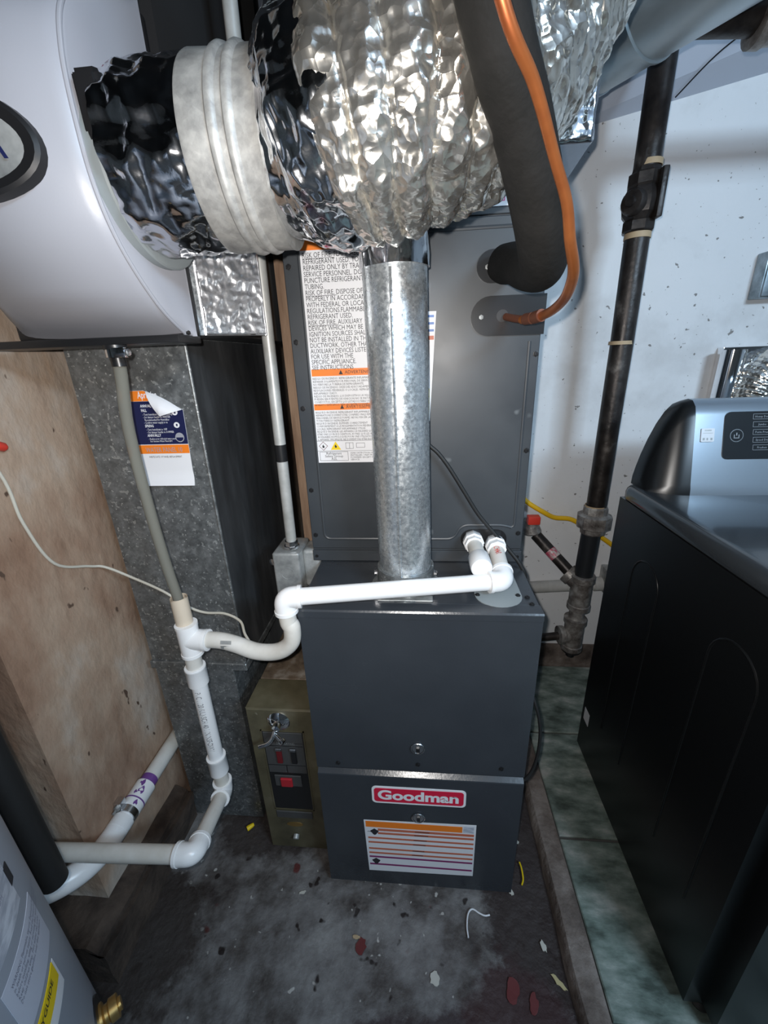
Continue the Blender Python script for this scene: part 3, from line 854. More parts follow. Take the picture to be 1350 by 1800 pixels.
# oval badge
def oval(rx, rz, d):
    out = []
    for k in range(40):
        a = 2 * PI * k / 40
        out.append((rx * math.cos(a), rz * math.sin(a)))
    return out
LZ = 1.468; LXc = HX - .002
omap = lambda u, v, d: V((LXc + u, yfront(LXc - HX + u, LZ) - d, LZ + v))
bm = new_bm(); rings = []
for rx, rz, d in ((.083, .049, -.004), (.082, .048, .007), (.078, .044, .0085), (.066, .034, .004)):
    rings.append([bm.verts.new(omap(u, v, d)) for u, v in oval(rx, rz, 0)])
for a, b in zip(rings, rings[1:]):
    for k in range(40):
        bm.faces.new((a[k], a[(k + 1) % 40], b[(k + 1) % 40], b[k]))
hm.part('badge_ring', bm, M_black, parent=cv, label='glossy black oval badge ring')
bm = new_bm()
cen = bm.verts.new(omap(0, 0, .0045)); r1 = [bm.verts.new(omap(u, v, .0042)) for u, v in oval(.068, .0355, 0)]
for k in range(40): bm.faces.new((cen, r1[k], r1[(k + 1) % 40]))
hm.part('badge_plate', bm, M_jbox, parent=cv)
hm.part('badge_letter', text_bm('A', .034, lambda u, v, d: omap(.052 - v * .0 + u - .024, v - .012, .0062), bold=.01), M_blue, False, parent=cv)
# housing behind
hm.part('housing', box(HX - .165, HX + .118, .655, .692, 1.294, 1.672, .004), M_black)
hm.part('bottom_tray', box(HX - .20, HX + .118, .625, .69, 1.282, 1.2935, .003), M_black)
# port flange on right flank (tilted disc facing +X)
pa = V((1, -.03, 0)).normalized()
pc0 = V((-.344, .620, 1.475))
hm.part('port_flange', lathe(pc0 - pa * .022, pa, [(0, .100), (.0235, .100), (.0255, .098), (.026, .095), (.026, .0), (.0, .0)], 56), M_hum2, label='pale grey round outlet flange')
bm = prism([(-.006, .030), (.010, .034), (.024, .018), (.034, -.022), (.026, -.036), (.008, -.028), (-.004, -.010)],
           lambda u, v, d: V((-.352 + d, .520 + u * 1.0, 1.498 + v * 1.2)), .028)
bmesh.ops.bevel(bm, geom=bm.edges[:], offset=.004, segments=2, affect='EDGES')
hm.part('damper_lever', bm, M_black, label='black damper lever')
# drain nozzle and hose clamp
hm.part('drain_spigot', lathe((-.455, .625, 1.282), (0, 0, -1), [(0, .016), (.006, .016), (.007, .0105), (.03, .0105)], 20), M_black)
single('hose_clamp', lathe((-.455, .625, 1.276), (0, 0, -1), [(0, .0135), (0, .0155), (.012, .0155), (.012, .0135)], 28), M_chrome, (-.455, .625, 1.264),
       'small bright steel hose clamp under the humidifier', 'hose clamp') if False else None
hc = Thing('hose_clamp', (-.455, .625, 1.262), 'small bright steel hose clamp under the humidifier', 'hose clamp')
hc.part('band', lathe((-.455, .625, 1.277), (0, 0, -1), [(0, .0125), (0, .0150), (.012, .0150), (.012, .0125), (0, .0125)], 28), M_chrome)
hc.part('screw_housing', box(-.449, -.428, .604, .616, 1.264, 1.278, .002), M_chrome)
hc.part('screw', lathe((-.430, .610, 1.271), (1, -.2, 0), [(0, .005), (.006, .005), (.0065, .002)], 8), M_zinc)

# clear drain hose into the PVC stand pipe
hp = [(-.455, .625, 1.262), (-.462, .632, 1.235), (-.478, .642, 1.17), (-.484, .648, 1.10), (-.482, .648, 1.0), (-.475, .646, .90), (-.468, .645, .835), (-.466, .645, .80)]
single('drain_hose', tube(catmull(hp, 8), .0092, 18), M_vinyl, (-.466, .645, .80), 'cloudy clear vinyl hose hanging from the humidifier', 'hose')

# ================================================================== BYPASS DUCT
BY, BZ = .593, 1.477
bd_ = Thing('bypass_duct', (-.2, BY, 1.38), 'large silver bypass duct curving from the humidifier over the flue pipe', 'flexible duct')
bd_.part('tape_wrap', foil_tube([V((-.339 + .0045 * k, BY, BZ)) for k in range(24)], lambda s: .0825 + .003 * math.sin(PI * min(1, s / .108)), 190, c1=(.014, 21), c2=(.005, 55), seed=1.0),
         M_tape, auto=60, label='creased dark foil tape sleeve')
x0 = -.242
prof = [(0, .0885), (0, .0925), (.003, .0935), (.022, .0925), (.030, .0922), (.0325, .0955), (.036, .0965), (.0395, .0955), (.042, .0925), (.048, .0922), (.0505, .0955),
        (.054, .0965), (.0575, .0955), (.060, .0925), (.078, .0925), (.082, .0935), (.082, .0885)]
bd_.part('collar', lathe((x0, BY, BZ), (1, 0, 0), prof, 72), M_collar, label='weathered grey metal collar with two beads')
fp_ = catmull([(-.166, .593, 1.477), (-.12, .584, 1.481), (-.07, .567, 1.488), (-.01, .566, 1.500), (.050, .598, 1.530), (.100, .660, 1.592), (.145, .705, 1.668), (.190, .735, 1.765), (.225, .735, 1.90), (.23, .735, 2.05)], 40)
acc = [0]
for a_, b_ in zip(fp_, fp_[1:]): acc.append(acc[-1] + (b_ - a_).length)
i1 = next(i for i, s_ in enumerate(acc) if s_ > .108); i0 = next(i for i, s_ in enumerate(acc) if s_ > .090)
bd_.part('tape_joint', foil_tube(fp_[:i1], lambda s: .0825 + .018 * min(1, max(0, s - .006) / .055), 210, c1=(.016, 20), c2=(.006, 55), seed=7.5, fade=.035), M_tape, auto=60,
         label='creased foil tape joint')
bd_.part('flex_hose', foil_tube(fp_[i0:], lambda s: .1055 + .001 * math.sin(s * 50), 260, ridge=.0235, ridge_amp=.0115, c1=(.0095, 30), c2=(.0045, 75), seed=2.6, wob=.25),
         M_foil, auto=75, label='crumpled aluminium flexible hose')

# ================================================================== SUPPLY PLENUM + ROUND TAKE-OFF
sp = Thing('supply_plenum', (0, 1.08, 1.482), 'foil-taped supply plenum box on top of the coil cabinet', 'plenum')
bm = new_bm()
pts = [(-.245, 1.482), (.218, 1.482), (.272, 1.560), (.272, 2.12), (-.245, 2.12)]
a = [bm.verts.new((x, .842, z)) for x, z in pts]; b = [bm.verts.new((x, 1.355, z)) for x, z in pts]
bm.faces.new(a); bm.faces.new(b[::-1])
for k in range(5): bm.faces.new((a[k], b[k], b[(k + 1) % 5], a[(k + 1) % 5]))
sp.part('box', bm, mat('plenum_dark_sheet', (.05, .053, .06), .45, .5, bump=.05), smooth=False)
sp.part('tape_corner', foil_patch((.13, .842, 1.560), (.143, 0, 0), (0, 0, .16), (0, -1, 0), 50, 50, .004, 38, 2.2), M_tape, auto=70)
sp.part('tape_side', foil_patch((.272, .842, 1.560), (0, .10, 0), (0, 0, .2), (1, 0, 0), 26, 40, .003, 38, 9.2), M_tape, auto=70)
sp.part('tape_strip', prism([(-.03, 0), (.22, 0), (.238, .026), (-.03, .026)], lambda u, v, d: V((u, .841 - d, 1.483 + v)), .0008), M_white, False, label='pale foil tape strip with pink lettering')
sp.part('tape_lettering', text_bm('POLYKEN', .018, lambda u, v, d: V((.196 - u, .8395, 1.502 - v)), xs=.95, res=2), M_pink, False)
to = Thing('take_off_duct', (.4, 1.0, 1.72), 'smooth round metal duct leaving the plenum toward the upper right', 'duct')
ta = V((.284, 1.16, 1.827)); tdir = (V((.46, .906, 1.827)) - ta).normalized()
to.part('pipe', tube([ta - tdir * .10, ta + tdir * .12, ta + tdir * .3, ta + tdir * .62], .1, 56), M_duct)
to.part('bead', lathe(ta + tdir * .20, tdir, [(-.006, .099), (-.003, .1035), (.003, .1035), (.006, .099)], 56), M_duct)
to.part('crimp', lathe(ta + tdir * .06, tdir, [(0, .100), (.001, .1025), (.03, .1025), (.031, .100)], 56), M_duct)

# ================================================================== REFRIGERANT LINES
su = Thing('suction_line', (.14, .833, 1.39), 'thick black foam-insulated refrigerant line bending into the coil cabinet', 'refrigerant line')
sp_ = [(-.03, .395, 1.76), (.012, .42, 1.63), (.062, .457, 1.501), (.094, .498, 1.456), (.121, .537, 1.413), (.143, .576, 1.375), (.157, .625, 1.356), (.156, .69, 1.364), (.149, .75, 1.381), (.142, .80, 1.39)]
su.part('insulation', tube(catmull(sp_, 10), [.0255 + .004 * min(1, k / 50) for k in range(91)], 36), M_insul)
su.part('pipe_end', tube([(.142, .795, 1.39), (.140, .831, 1.391)], .024, 28), M_insul)
cl = Thing('liquid_line', (.15, .833, 1.313), 'bare orange copper tube hanging beside the black insulated line', 'refrigerant line')
cp = [(-.03, .345, 1.68), (.012, .365, 1.575), (.0577, .400, 1.4815), (.0922, .437, 1.4505), (.1235, .477, 1.415), (.1450, .502, 1.388), (.159, .525, 1.361), (.176, .557, 1.340), (.187, .595, 1.328), (.195, .645, 1.316), (.195, .70, 1.307), (.187, .745, 1.303), (.172, .785, 1.303)]
cl.part('tube', tube(catmull(cp, 10), [.0050 + .0018 * min(1, max(0, (k - 40) / 40)) for k in range(121)], 24), M_copper)
cl.part('stub', tube(catmull([(.176, .776, 1.303), (.165, .80, 1.306), (.153, .828, 1.312)], 6), .0062, 20), M_brown, label='brown oxidised stub')
cl.part('coupling', tube([(.190, .730, 1.3045), (.184, .750, 1.303)], .0095, 20), M_brown)
cl.part('coupling', tube([(.183, .757, 1.303), (.176, .775, 1.303)], .0092, 20), M_brown)

# ================================================================== CONDENSATE PIPES
R1, R2 = .0160, .0205
pv = Thing('condensate_pipe', (-.466, .645, .29), 'white plastic condensate pipework running from the coil round the furnace to the left', 'pipe')


def elbow(p, d_in, d_out, r=R2, leg=.030, bend=.016):
    """socket elbow around corner p"""
    p = V(p); a = V(d_in).normalized(); b = V(d_out).normalized()
    path = [p - a * leg, p - a * bend]
    for k in range(1, 8):
        t = k / 8
        path.append((p - a * bend) * (1 - t) ** 2 + p * 2 * t * (1 - t) + (p + b * bend) * t * t)
    path += [p + b * bend, p + b * leg]
    rr = [r] + [r * .97] * (len(path) - 2) + [r]
    bm = tube(path, rr, 24)
    for q, dd in ((p - a * leg, a), (p + b * leg, -b)):
        add_tube(bm, [q - dd * .0005, q + dd * .006], r * 1.05, 24)
    return bm


A1 = V((.158, .703, .843)); B1 = V((-.247, .622, .850))
run = (B1 - A1).normalized()
pv.part('pipe', tube([(.159, .815, .864), A1], R1, 22), M_pvc2)
pv.part('adapter', lathe((.159, .832, .866), (0, -1, 0), [(-.01, .018), (.006, .0195), (.008, .021), (.020, .021), (.020, .0225), (.026, .0225), (.028, .0195), (.040, .0195)], 8), M_pvc)
pv.part('elbow', elbow(A1, A1 - V((.159, .815, .864)), run), M_pvc)
pv.part('pipe', tube([A1, B1], R1, 22), M_pvc)
down = V((.03, -.0, -1)).normalized()
pv.part('elbow', elbow(B1, run, down), M_pvc)
T1 = V((-.462, .642, .738))
bend = [B1 + down * .015, B1 + down * .05, (-.240, .621, .785), (-.246, .622, .752), (-.275, .625, .728), (-.32, .630, .722), (-.365, .636, .733), (-.40, .640, .738), T1]
pv.part('bent_pipe', tube(catmull(bend, 10), R1, 22), M_pvc2)
pv.part('pipe_stamp', rect_bm([(-.388, -.366, -.010, -.001), (-.388, -.366, .002, .008)], lambda u, v, d: V((u, .6385 - math.sqrt(max(0, (R1 + .0006 + d) ** 2 - (v + .003) ** 2)), .7375 + v + .003))), M_jbox, False)
bm = tube([T1 + V((0, 0, .036)), T1 + V((0, 0, -.036))], R2, 24); add_tube(bm, [T1, T1 + V((.040, -.002, .0))], R2, 24)
for q, dd in ((T1 + V((0, 0, .036)), V((0, 0, -1))), (T1 + V((0, 0, -.036)), V((0, 0, 1))), (T1 + V((.040, -.002, 0)), V((-1, 0, 0)))):
    add_tube(bm, [q - dd * .0005, q + dd * .006], R2 * 1.05, 24)
pv.part('tee', bm, M_pvc)
VX, VY = -.466, .645
bm = new_bm()
add_tube(bm, [(VX, VY, .832), (VX, VY, .74)], R1, 24, cap=False); add_tube(bm, [(VX, VY, .832), (VX, VY, .74)], R1 * .8, 24, cap=False)
ring0 = None
pv.part('stand_pipe', bm, mat('pipe_cream', (.62, .53, .42), .42), label='cream open-topped stub taking the hose')
pv.part('pipe', tube([(VX, VY, .71), (VX - .001, VY, .66)], R1, 24), M_pvc2)
pv.part('coupling', lathe((VX - .001, VY, .668), (0, 0, -1), [(0, R2), (.001, R2 * 1.03), (.005, R2 * 1.03), (.006, R2), (.044, R2), (.045, R2 * .95)], 28), M_pvc)
pv.part('pipe', tube([(VX - .001, VY, .63), (VX - .003, VY, .40)], R1, 24), M_pvc)
pv.part('pipe_print', text_bm('PVC 1120 (UL) SCH 40 1 IN NSF-DWV', .0165,
        lambda u, v, d: V((VX - .002 + (R1 + .0004) * math.sin((v - .006) / R1 + .25), VY - (R1 + .0004) * math.cos((v - .006) / R1 + .25), .612 - u)), xs=.62, res=2),
        mat('print_grey', (.16, .16, .17), .6), False)
pv.part('coupling', lathe((VX - .003, VY, .412), (0, 0, -1), [(0, R2 * 1.03), (.005, R2 * 1.03), (.006, R2), (.048, R2), (.049, R2 * .95)], 28), M_pvc)
pv.part('pipe', tube([(VX - .003, VY, .37), (VX - .003, VY, .318)], R1, 24), M_pvc2)
E1 = V((VX - .003, VY, .300)); E2 = V((-.441, .475, .362))
pv.part('elbow', elbow(E1, (0, 0, -1), E2 - E1), M_pvc)
pv.part('pipe', tube([E1, E2], R1, 24), M_pvc2)
E3 = V((-.80, .468, .345))
pv.part('elbow', elbow(E2, E2 - E1, E3 - E2, leg=.034), M_pvc)
pv.part('pipe', tube([E2, E3], R1, 24), M_pvc2)
# capped stub
cs = Thing('capped_stub', (.116, .833, .872), 'short capped white plastic stub left of the coil drain elbow', 'pipe')
cs.part('pipe', tube([(.112, .832, .8745), (.115, .735, .868)], R1, 22), M_pvc2)
cs.part('adapter', lathe((.112, .833, .875), (0, -1, -.03), [(-.01, .018), (.006, .0195), (.008, .021), (.020, .021), (.020, .0225), (.026, .0225), (.028, .0195), (.038, .0195)], 8), M_pvc)
cs.part('cap', lathe((.1148, .748, .8688), (0.02, -1, -.05), [(0, R2), (.001, R2 * 1.03), (.036, R2 * 1.03), (.041, R2 * .97), (.043, R2 * .8), (.0435, 0)], 28), M_pvc)
pv.part('pipe_lettering', text_bm('CHAR', .016, lambda u, v, d: V((.1575 + (R1 + .0005) * math.sin((v - .006) / R1 - .1), .788 - u, .8605 + (R1 + .0005) * math.cos((v - .006) / R1 - .1))), bold=.01, xs=.8), M_redplastic, False)

# larger drain line on the left wall
dl = Thing('drain_line', (-.687, .6, .25), 'white plastic drain line with purple primer strapped along the tan wall', 'pipe')
DZ = .273
dl.part('pipe', tube([(-.687, 1.2, DZ + .004), (-.687, .645, DZ)], .0195, 24), M_pvc2)
dl.part('coupling', lathe((-.687, .664, DZ), (0, -1, 0), [(0, .0225), (.001, .0240), (.062, .0240), (.063, .0215)], 28), M_pvc)
dl.part('pipe', tube([(-.687, .615, DZ), (-.687, .54, DZ)], .0195, 24), M_pvc)
for y, h_, r_ in ((.682, .020, .0200), (.622, .003, .0245), (.559, .003, .0225)):
    dl.part('primer_ring', lathe((-.687, y, DZ), (0, -1, 0), [(0, r_ - .001), (0, r_), (h_, r_), (h_, r_ - .001), (0, r_ - .001)], 28), M_purple, label='purple primer stain')
for k, (y, a0, s_) in enumerate(((.654, .2, .010), (.637, .5, .012), (.609, .7, .008), (.631, .1, .006))):
    out = [(s_ * (.6 + .4 * math.sin(3 * t + k)) * math.cos(t), s_ * .6 * math.sin(t)) for t in [2 * PI * q / 12 for q in range(12)]]
    dl.part('primer_drip', prism(out, lambda u, v, d: V((-.687 + (.0242 + d) * math.sin(a0 + v / .024), y + u, DZ + (.0242 + d) * math.cos(a0 + v / .024))), .0003), M_purple, False)
el = [(-.687, .567, DZ), (-.688, .536, DZ), (-.694, .496, DZ + .002), (-.712, .462, DZ + .008), (-.745, .436, DZ + .012), (-.80, .42, DZ + .012)]
dl.part('sweep_elbow', tube(catmull(el, 8), .0240, 26), M_pvc)
dl.part('elbow_hub', lathe((-.687, .583, DZ), (0, -1, 0), [(0, .0225), (.001, .0243), (.026, .0243), (.027, .022)], 28), M_pvc)
pcl = Thing('pipe_strap', (-.70, .595, .273), 'galvanised strap clamp holding the drain line to the tan wall', 'clamp')
pcl.part('band', lathe((-.687, .605, DZ), (0, -1, 0), [(0, .0198), (0, .0236), (.018, .0236), (.018, .0198), (0, .0198)], 28), M_zinc)
pcl.part('ear', box(-.7075, -.690, .588, .606, DZ + .012, DZ + .040, .001, 1), M_zinc)
pcl.part('bolt', lathe((-.699, .589, DZ + .028), (0, -1, 0), [(0, .007), (.006, .007), (.007, .003), (.016, .003)], 6), M_jbox)

# ================================================================== CONDUIT AND JUNCTION BOX
cn = Thing('conduit', (-.297, .835, .85), 'thin grey painted electrical conduit dropping behind the bypass duct', 'conduit')
cn.part('tube', tube([(-.283, .835, 2.1), (-.290, .835, 1.5), (-.2965, .835, .856)], .0118, 20), M_conduit)
cn.part('black_band', lathe((-.2945, .835, 1.088), (0, 0, -1), [(0, .0118), (0, .0125), (.036, .0125), (.036, .0118), (0, .0118)], 20), M_black)
cn.part('connector', lathe((-.2965, .835, .868), (0, 0, -1), [(0, .0125), (.001, .0150), (.012, .0150), (.013, .018), (.018, .018), (.019, .014)], 8), M_zinc)
jb = Thing('junction_box', (-.303, .845, .70), 'small grey metal junction box at the top left of the furnace', 'junction box')
jb.part('box', box(-.337, -.274, .808, .90, .703, .846, .006, 3), M_jbox)
jb.part('knockout', lathe((-.305, .8085, .795), (0, -1, 0), [(0, .0165), (.0008, .016), (.001, .0145), (.0003, .014)], 24), M_jbox)
jb.part('ear', lathe((-.338, .815, .822), (-.4, -1, 0), [(0, .008), (.004, .008), (.005, .003)], 12), M_zinc)
cvr = jb.part('cover', box(-.2745, -.2335, .835, .895, .745, .842, .010, 3), M_jbox)
for z in (.775, .812):
    jb.part('receptacle_bump', lathe((-.2345, .862, z), (1, -.25, 0), [(-.004, .0175), (.004, .016), (.005, .012)], 20), M_jbox)

# ================================================================== OLIVE CONTROL BOX
ob = Thing('control_box', (-.335, .80, 0), 'old olive bronze metal control box squeezed beside the furnace on the floor', 'control box')
ob.part('case', box(-.412, -.252, .705, .99, .0, .492, .002, 1), M_olive, smooth=False)
ob.part('rear_lid', box(-.410, -.254, .80, .99, .4925, .496, .001, 1), M_rust, smooth=False, label='rust-stained rear lid')
ob.part('front_lid', box(-.412, -.252, .705, .797, .4925, .4955, .001, 1), M_olive, smooth=False)
ob.part('opening', box(-.381, -.281, .7035, .706, .158, .428), M_black, smooth=False)
ob.part('opening_trim', rect_bm([(-.384, -.278, .427, .430), (-.384, -.381, .155, .43), (-.281, -.278, .155, .43), (-.384, -.278, .155, .158)], lambda u, v, d: V((u, .7045 - d, v)), 0, .002), M_olive, False)
ob.part('upper_plate', box(-.379, -.283, .7015, .7045, .292, .425, .0008, 1), mat('plate_dark_grey', (.06, .06, .06), .5, bump=.05), smooth=False)
ob.part('plate_lines', rect_bm([(-.378, -.284, .382, .3835), (-.378, -.284, .318, .3195), (-.333, -.331, .293, .318), (-.378, -.284, .340 + .052, .3925)], lambda u, v, d: V((u, .7015 - d, v)), 0, .0006), M_black, False)
ob.part('plate_lettering', text_bm('PILOT ON  HEATING', .009, lambda u, v, d: V((-.371 + u, .7008 - d, .389 + v)), xs=.8), M_jbox, False)
for x, m_ in ((-.345, M_reddark), (-.309, M_black)):
    sw = ob.part('switch', box(x - .0065, x + .0065, .696, .702, .330, .376, .001, 1), m_, smooth=False)
    ob.part('switch_cap', box(x - .0075, x + .0075, .695, .7015, .371, .379, .001, 1), M_zinc, smooth=False)
rs = ob.part('rocker_plate', box(-.368, -.300, .700, .7035, .246, .283, .001, 1), mat('plate_dark_grey', (.06, .06, .06)), smooth=False)
ob.part('rocker', box(-.352, -.322, .694, .7005, .250, .278, .002, 1), mat('rocker_red', (.42, .02, .03), .3), smooth=False, label='red rocker switch')
ob.part('handle_slot', box(-.382, -.284, .702, .7055, .122, .148, .002, 1), mat('plate_dark_grey', (.06, .06, .06)), smooth=False)
ob.part('maker_plate', prism([(.022 * math.cos(a), .008 * math.sin(a)) for a in [2 * PI * k / 24 for k in range(24)]], on_y(-.337, .705, .095), .001), M_brass, smooth=False, label='oval brass name plate')
ob.part('bolt', lathe((-.338, .706, .052), (0, -1, -.4), [(0, .008), (.010, .008), (.011, .004)], 12), M_jbox)
# chrome lamp-like spigot
ob.part('escutcheon', lathe((-.335, .7055, .459), (0, -1, 0), [(0, .027), (.003, .027), (.007, .022), (.010, .014), (.011, .010), (.024, .009), (.026, .0)], 32), M_chrome, label='chrome escutcheon with lever')
ob.part('lever', tube(catmull([(-.338, .686, .452), (-.342, .672, .440), (-.352, .665, .432), (-.372, .662, .426)], 6), .0048, 14), M_chrome)
ob.part('lever', tube([(-.338, .680, .446), (-.322, .672, .436)], .0045, 14), M_chrome)
ob.part('knob', lathe((-.324, .674, .437), (.6, -.4, -.3), [(0, .004), (.004, .008), (.010, .008), (.012, .004)], 14), M_chrome)

# ================================================================== GAS PIPE
gp = Thing('gas_pipe', (.54, 1.25, .22), 'tall black iron gas pipe in front of the white wall', 'gas pipe')
GX, GY = .540, 1.25
gp.part('riser', tube([(GX - .004, GY, 1.98), (GX - .002, GY, 1.64)], .0285, 30), M_iron)
gp.part('riser', tube([(GX, GY, 1.56), (GX + .004, GY, 1.262)], .0285, 30), M_iron)
gp.part('riser', tube([(GX + .004, GY, 1.262), (GX + .004, GY, .75)], .0285, 30), M_iron)
for z, h_ in ((1.652, .012), (1.506, .013), (1.262, .009), (.792, .008)):
    gp.part('sealant_ring', lathe((GX + .001, GY, z), (0, 0, 1), [(0, .0285), (0, .0305), (h_, .0300), (h_, .0285), (0, .0285)], 26), M_cream, label='band of old sealant')
vb = gp.part('valve_body', lathe((GX - .001, GY, 1.520), (0, 0, 1), [(0, .034), (.003, .037), (.022, .037), (.026, .033), (.038, .043), (.062, .047), (.080, .042), (.092, .036), (.096, .039), (.118, .039), (.122, .033), (.13, .031)], 8), M_iron, auto=25,
             label='old shut-off valve body')
gp.part('valve_boss', lathe((GX - .001, GY, 1.578), (-.75, -.65, 0), [(0, .03), (.045, .028), (.052, .024), (.053, .012), (.060, .010)], 20), M_iron, parent=vb)
gp.part('valve_rib', box(GX + .014, GX + .028, GY - .052, GY - .02, 1.54, 1.64, .004), M_iron, parent=vb)
gp.part('union', lathe((GX + .003, GY, .705), (0, 0, 1), [(0, .034), (.004, .037), (.018, .038), (.022, .046), (.024, .0505), (.062, .0505), (.064, .046), (.068, .036), (.088, .035), (.092, .032)], 10), M_iron2, auto=25, label='rusty pipe union')
gp.part('nipple', tube([(GX + .001, GY, .72), (GX - .003, GY, .545)], .0285, 28), mat('nipple_black', (.025, .028, .032), .4, .3))
bm = lathe((GX - .004, GY, .555), (0, 0, -1), [(0, .034), (.002, .039), (.022, .039), (.026, .034), (.110, .034), (.113, .037), (.130, .037), (.133, .032)], 24)
bq = lathe((GX - .004, GY, .513), (-.7, .6, .55), [(0, .03), (.035, .03), (.038, .034), (.060, .034), (.061, .028)], 24)
tmp = bpy.data.meshes.new('t'); bq.to_mesh(tmp); bm.from_mesh(tmp); bpy.data.meshes.remove(tmp)
gp.part('tee', bm, M_iron2, label='grey iron tee')
gp.part('nipple', tube([(GX - .005, GY, .43), (GX - .007, GY, .375)], .0245, 24), M_iron2)
bm = lathe((GX - .007, GY, .388), (0, 0, -1), [(0, .033), (.002, .037), (.020, .037), (.024, .032), (.110, .032), (.113, .0355), (.130, .0355), (.133, .03)], 24)
bq = lathe((GX - .007, GY, .315), (-1, -.1, 0), [(0, .028), (.032, .028), (.035, .032), (.052, .032), (.053, .02)], 24)
tmp = bpy.data.meshes.new('t'); bq.to_mesh(tmp); bm.from_mesh(tmp); bpy.data.meshes.remove(tmp)
gp.part('tee', bm, M_iron2)
gp.part('drip_cap', lathe((GX - .008, GY, .262), (0, 0, -1), [(0, .031), (.014, .031), (.018, .024), (.020, .014), (.036, .014)], 8), M_black, auto=25)
gp.part('furnace_feed', tube([(GX - .05, GY - .004, .312), (.37, GY - .012, .30), (.2185, GY - .016, .298)], .0135, 18), M_iron)
br = [(GX - .03, GY + .024, .540), (.405, 1.372, .645)]
gp.part('branch', tube(br, .0195, 24), M_iron)
gp.part('branch_tag', tube([V(br[0]).lerp(V(br[1]), .42), V(br[0]).lerp(V(br[1]), .60)], .0199, 24), mat('tag_pinkish', (.5, .3, .32), .4, cols=[(.4, (.6, .58, .56)), (.55, (.55, .08, .14))], scale=60), label='red and white sticker')
gp.part('branch_elbow', lathe((.395, 1.380, .650), (-.2, 0, 1), [(0, .03), (.004, .032), (.02, .028), (.05, .023)], 16), M_iron2)
gp.part('valve_handle', box(.368, .410, 1.345, 1.375, .692, .722, .005), M_redplastic, label='red valve handle')

single('gas_connector', tube(catmull([(.30, 1.395, .835), (.345, 1.395, .787), (.375, 1.39, .758), (.43, 1.385, .724), (.47, 1.39, .703), (.52, 1.39, .698), (.56, 1.39, .678), (.62, 1.39, .640), (.68, 1.39, .597), (.75, 1.39, .54)], 8), .0085, 16),
       M_gasyellow, (.5, 1.39, .54), 'wavy yellow gas connector hose against the white wall', 'hose')
wp = Thing('wall_pipe', (.5, 1.40, .40), 'grey-white plastic pipe running low along the white wall', 'pipe')
wp.part('pipe', tube([(.20, 1.405, .394), (.70, 1.405, .432)], .0225, 22), M_pvcgrey)
wp.part('end_hub', tube([(.645, 1.405, .428), (.70, 1.405, .432)], .0265, 22), M_pvcgrey)
wp.part('strap', box(.672, .700, 1.376, 1.43, .405, .50, .004), M_jbox)
wp.part('strap_bolt', lathe((.686, 1.376, .485), (0, -1, 0), [(0, .014), (.006, .014), (.010, .006)], 16), M_zinc)

tp = Thing('ceiling_pipe', (.62, 1.0, 1.75), 'thick dark iron pipe crossing under the sloping ceiling at upper right', 'pipe')
tp.part('pipe', tube([(.47, .995, 1.778), (.60, 1.0, 1.772), (1.15, 1.0, 1.765)], .027, 26), M_iron)
tp.part('coupling', lathe((.570, 1.0, 1.766), (1, 0, -.02), [(0, .028), (.003, .035), (.02, .036), (.024, .032), (.09, .032), (.094, .036), (.12, .034)], 20), M_iron2)
single('hanging_wire', tube(catmull([(.648, 1.405, 1.845), (.69, 1.33, 1.885), (.735, 1.25, 1.905), (.80, 1.1, 1.945)], 6), .0018, 6), M_black, (.65, 1.405, 1.84),
       'thin black wire strung under the sloping ceiling', 'wire')

# ================================================================== WALL BOX AND DRYER VENT
eb = Thing('wall_box', (1.0, 1.43, 1.37), 'grey metal electrical box on the white wall above the dryer', 'electrical box')
eb.part('box', box(.955, 1.045, 1.385, 1.43, 1.372, 1.490, .004), M_wallbox)
eb.part('cover', box(.958, 1.042, 1.380, 1.385, 1.376, 1.486, .004), M_wallbox)
eb.part('receptacle', lathe((1.0, 1.380, 1.405), (0, -1, 0), [(0, .016), (.003, .016), (.004, .012)], 20), M_hum2)
eb.part('receptacle', lathe((1.0, 1.380, 1.455), (0, -1, 0), [(0, .016), (.003, .016), (.004, .012)], 20), M_hum2)
dv = Thing('dryer_vent', (.98, 1.33, .95), 'crinkled shiny foil dryer vent behind the dryer console', 'dryer vent')
dv.part('sleeve', tube([(.915, 1.37, 1.0), (.915, 1.37, 1.238)], .032, 32), M_chrome)
vpath = catmull([(.985, 1.345, .98), (.975, 1.345, 1.08), (1.0, 1.345, 1.165), (1.08, 1.345, 1.20), (1.2, 1.345, 1.19)], 30)
dv.part('hose', foil_tube(vpath, lambda s: .055, 90, ridge=.012, ridge_amp=.006, c1=(.003, 40), c2=(.001, 90), seed=3.3), M_foil, auto=70)
dv.part('back_plate', box(.905, 1.25, 1.40, 1.428, .98, 1.245, .003), M_chrome)

# ================================================================== DRYER
dr = Thing('dryer', (.85, .73, .03), 'glossy black clothes dryer with a silver console at right', 'dryer')
DX0, DX1, DY0, DY1, DZ0, DZ1 = .505, 1.19, .42, 1.035, .06, .935
bm = new_bm(); add_box(bm, DX0, DX1, DY0, DY1, DZ0, .900)
ed = [e for e in bm.edges if abs(e.verts[0].co.z - e.verts[1].co.z) > .1 and e.verts[0].co.y < .5]
bmesh.ops.bevel(bm, geom=ed, offset=.035, segments=6, affect='EDGES')
bdy = dr.part('body', bm, M_dryer)
bm = new_bm(); rows = []
tw_, td_ = DX1 - DX0 + .004, DY1 - DY0 + .006
for ins, z in ((.002, .903), (0, .906), (0, .920), (.0025, .929), (.008, .9355), (.016, .938)):
    rows.append([bm.verts.new(((DX0 + DX1) / 2 + u, (DY0 + DY1) / 2 - .001 + v, z)) for u, v in rrect(tw_ - 2 * ins, td_ - 2 * ins, .036 - ins, 6)])
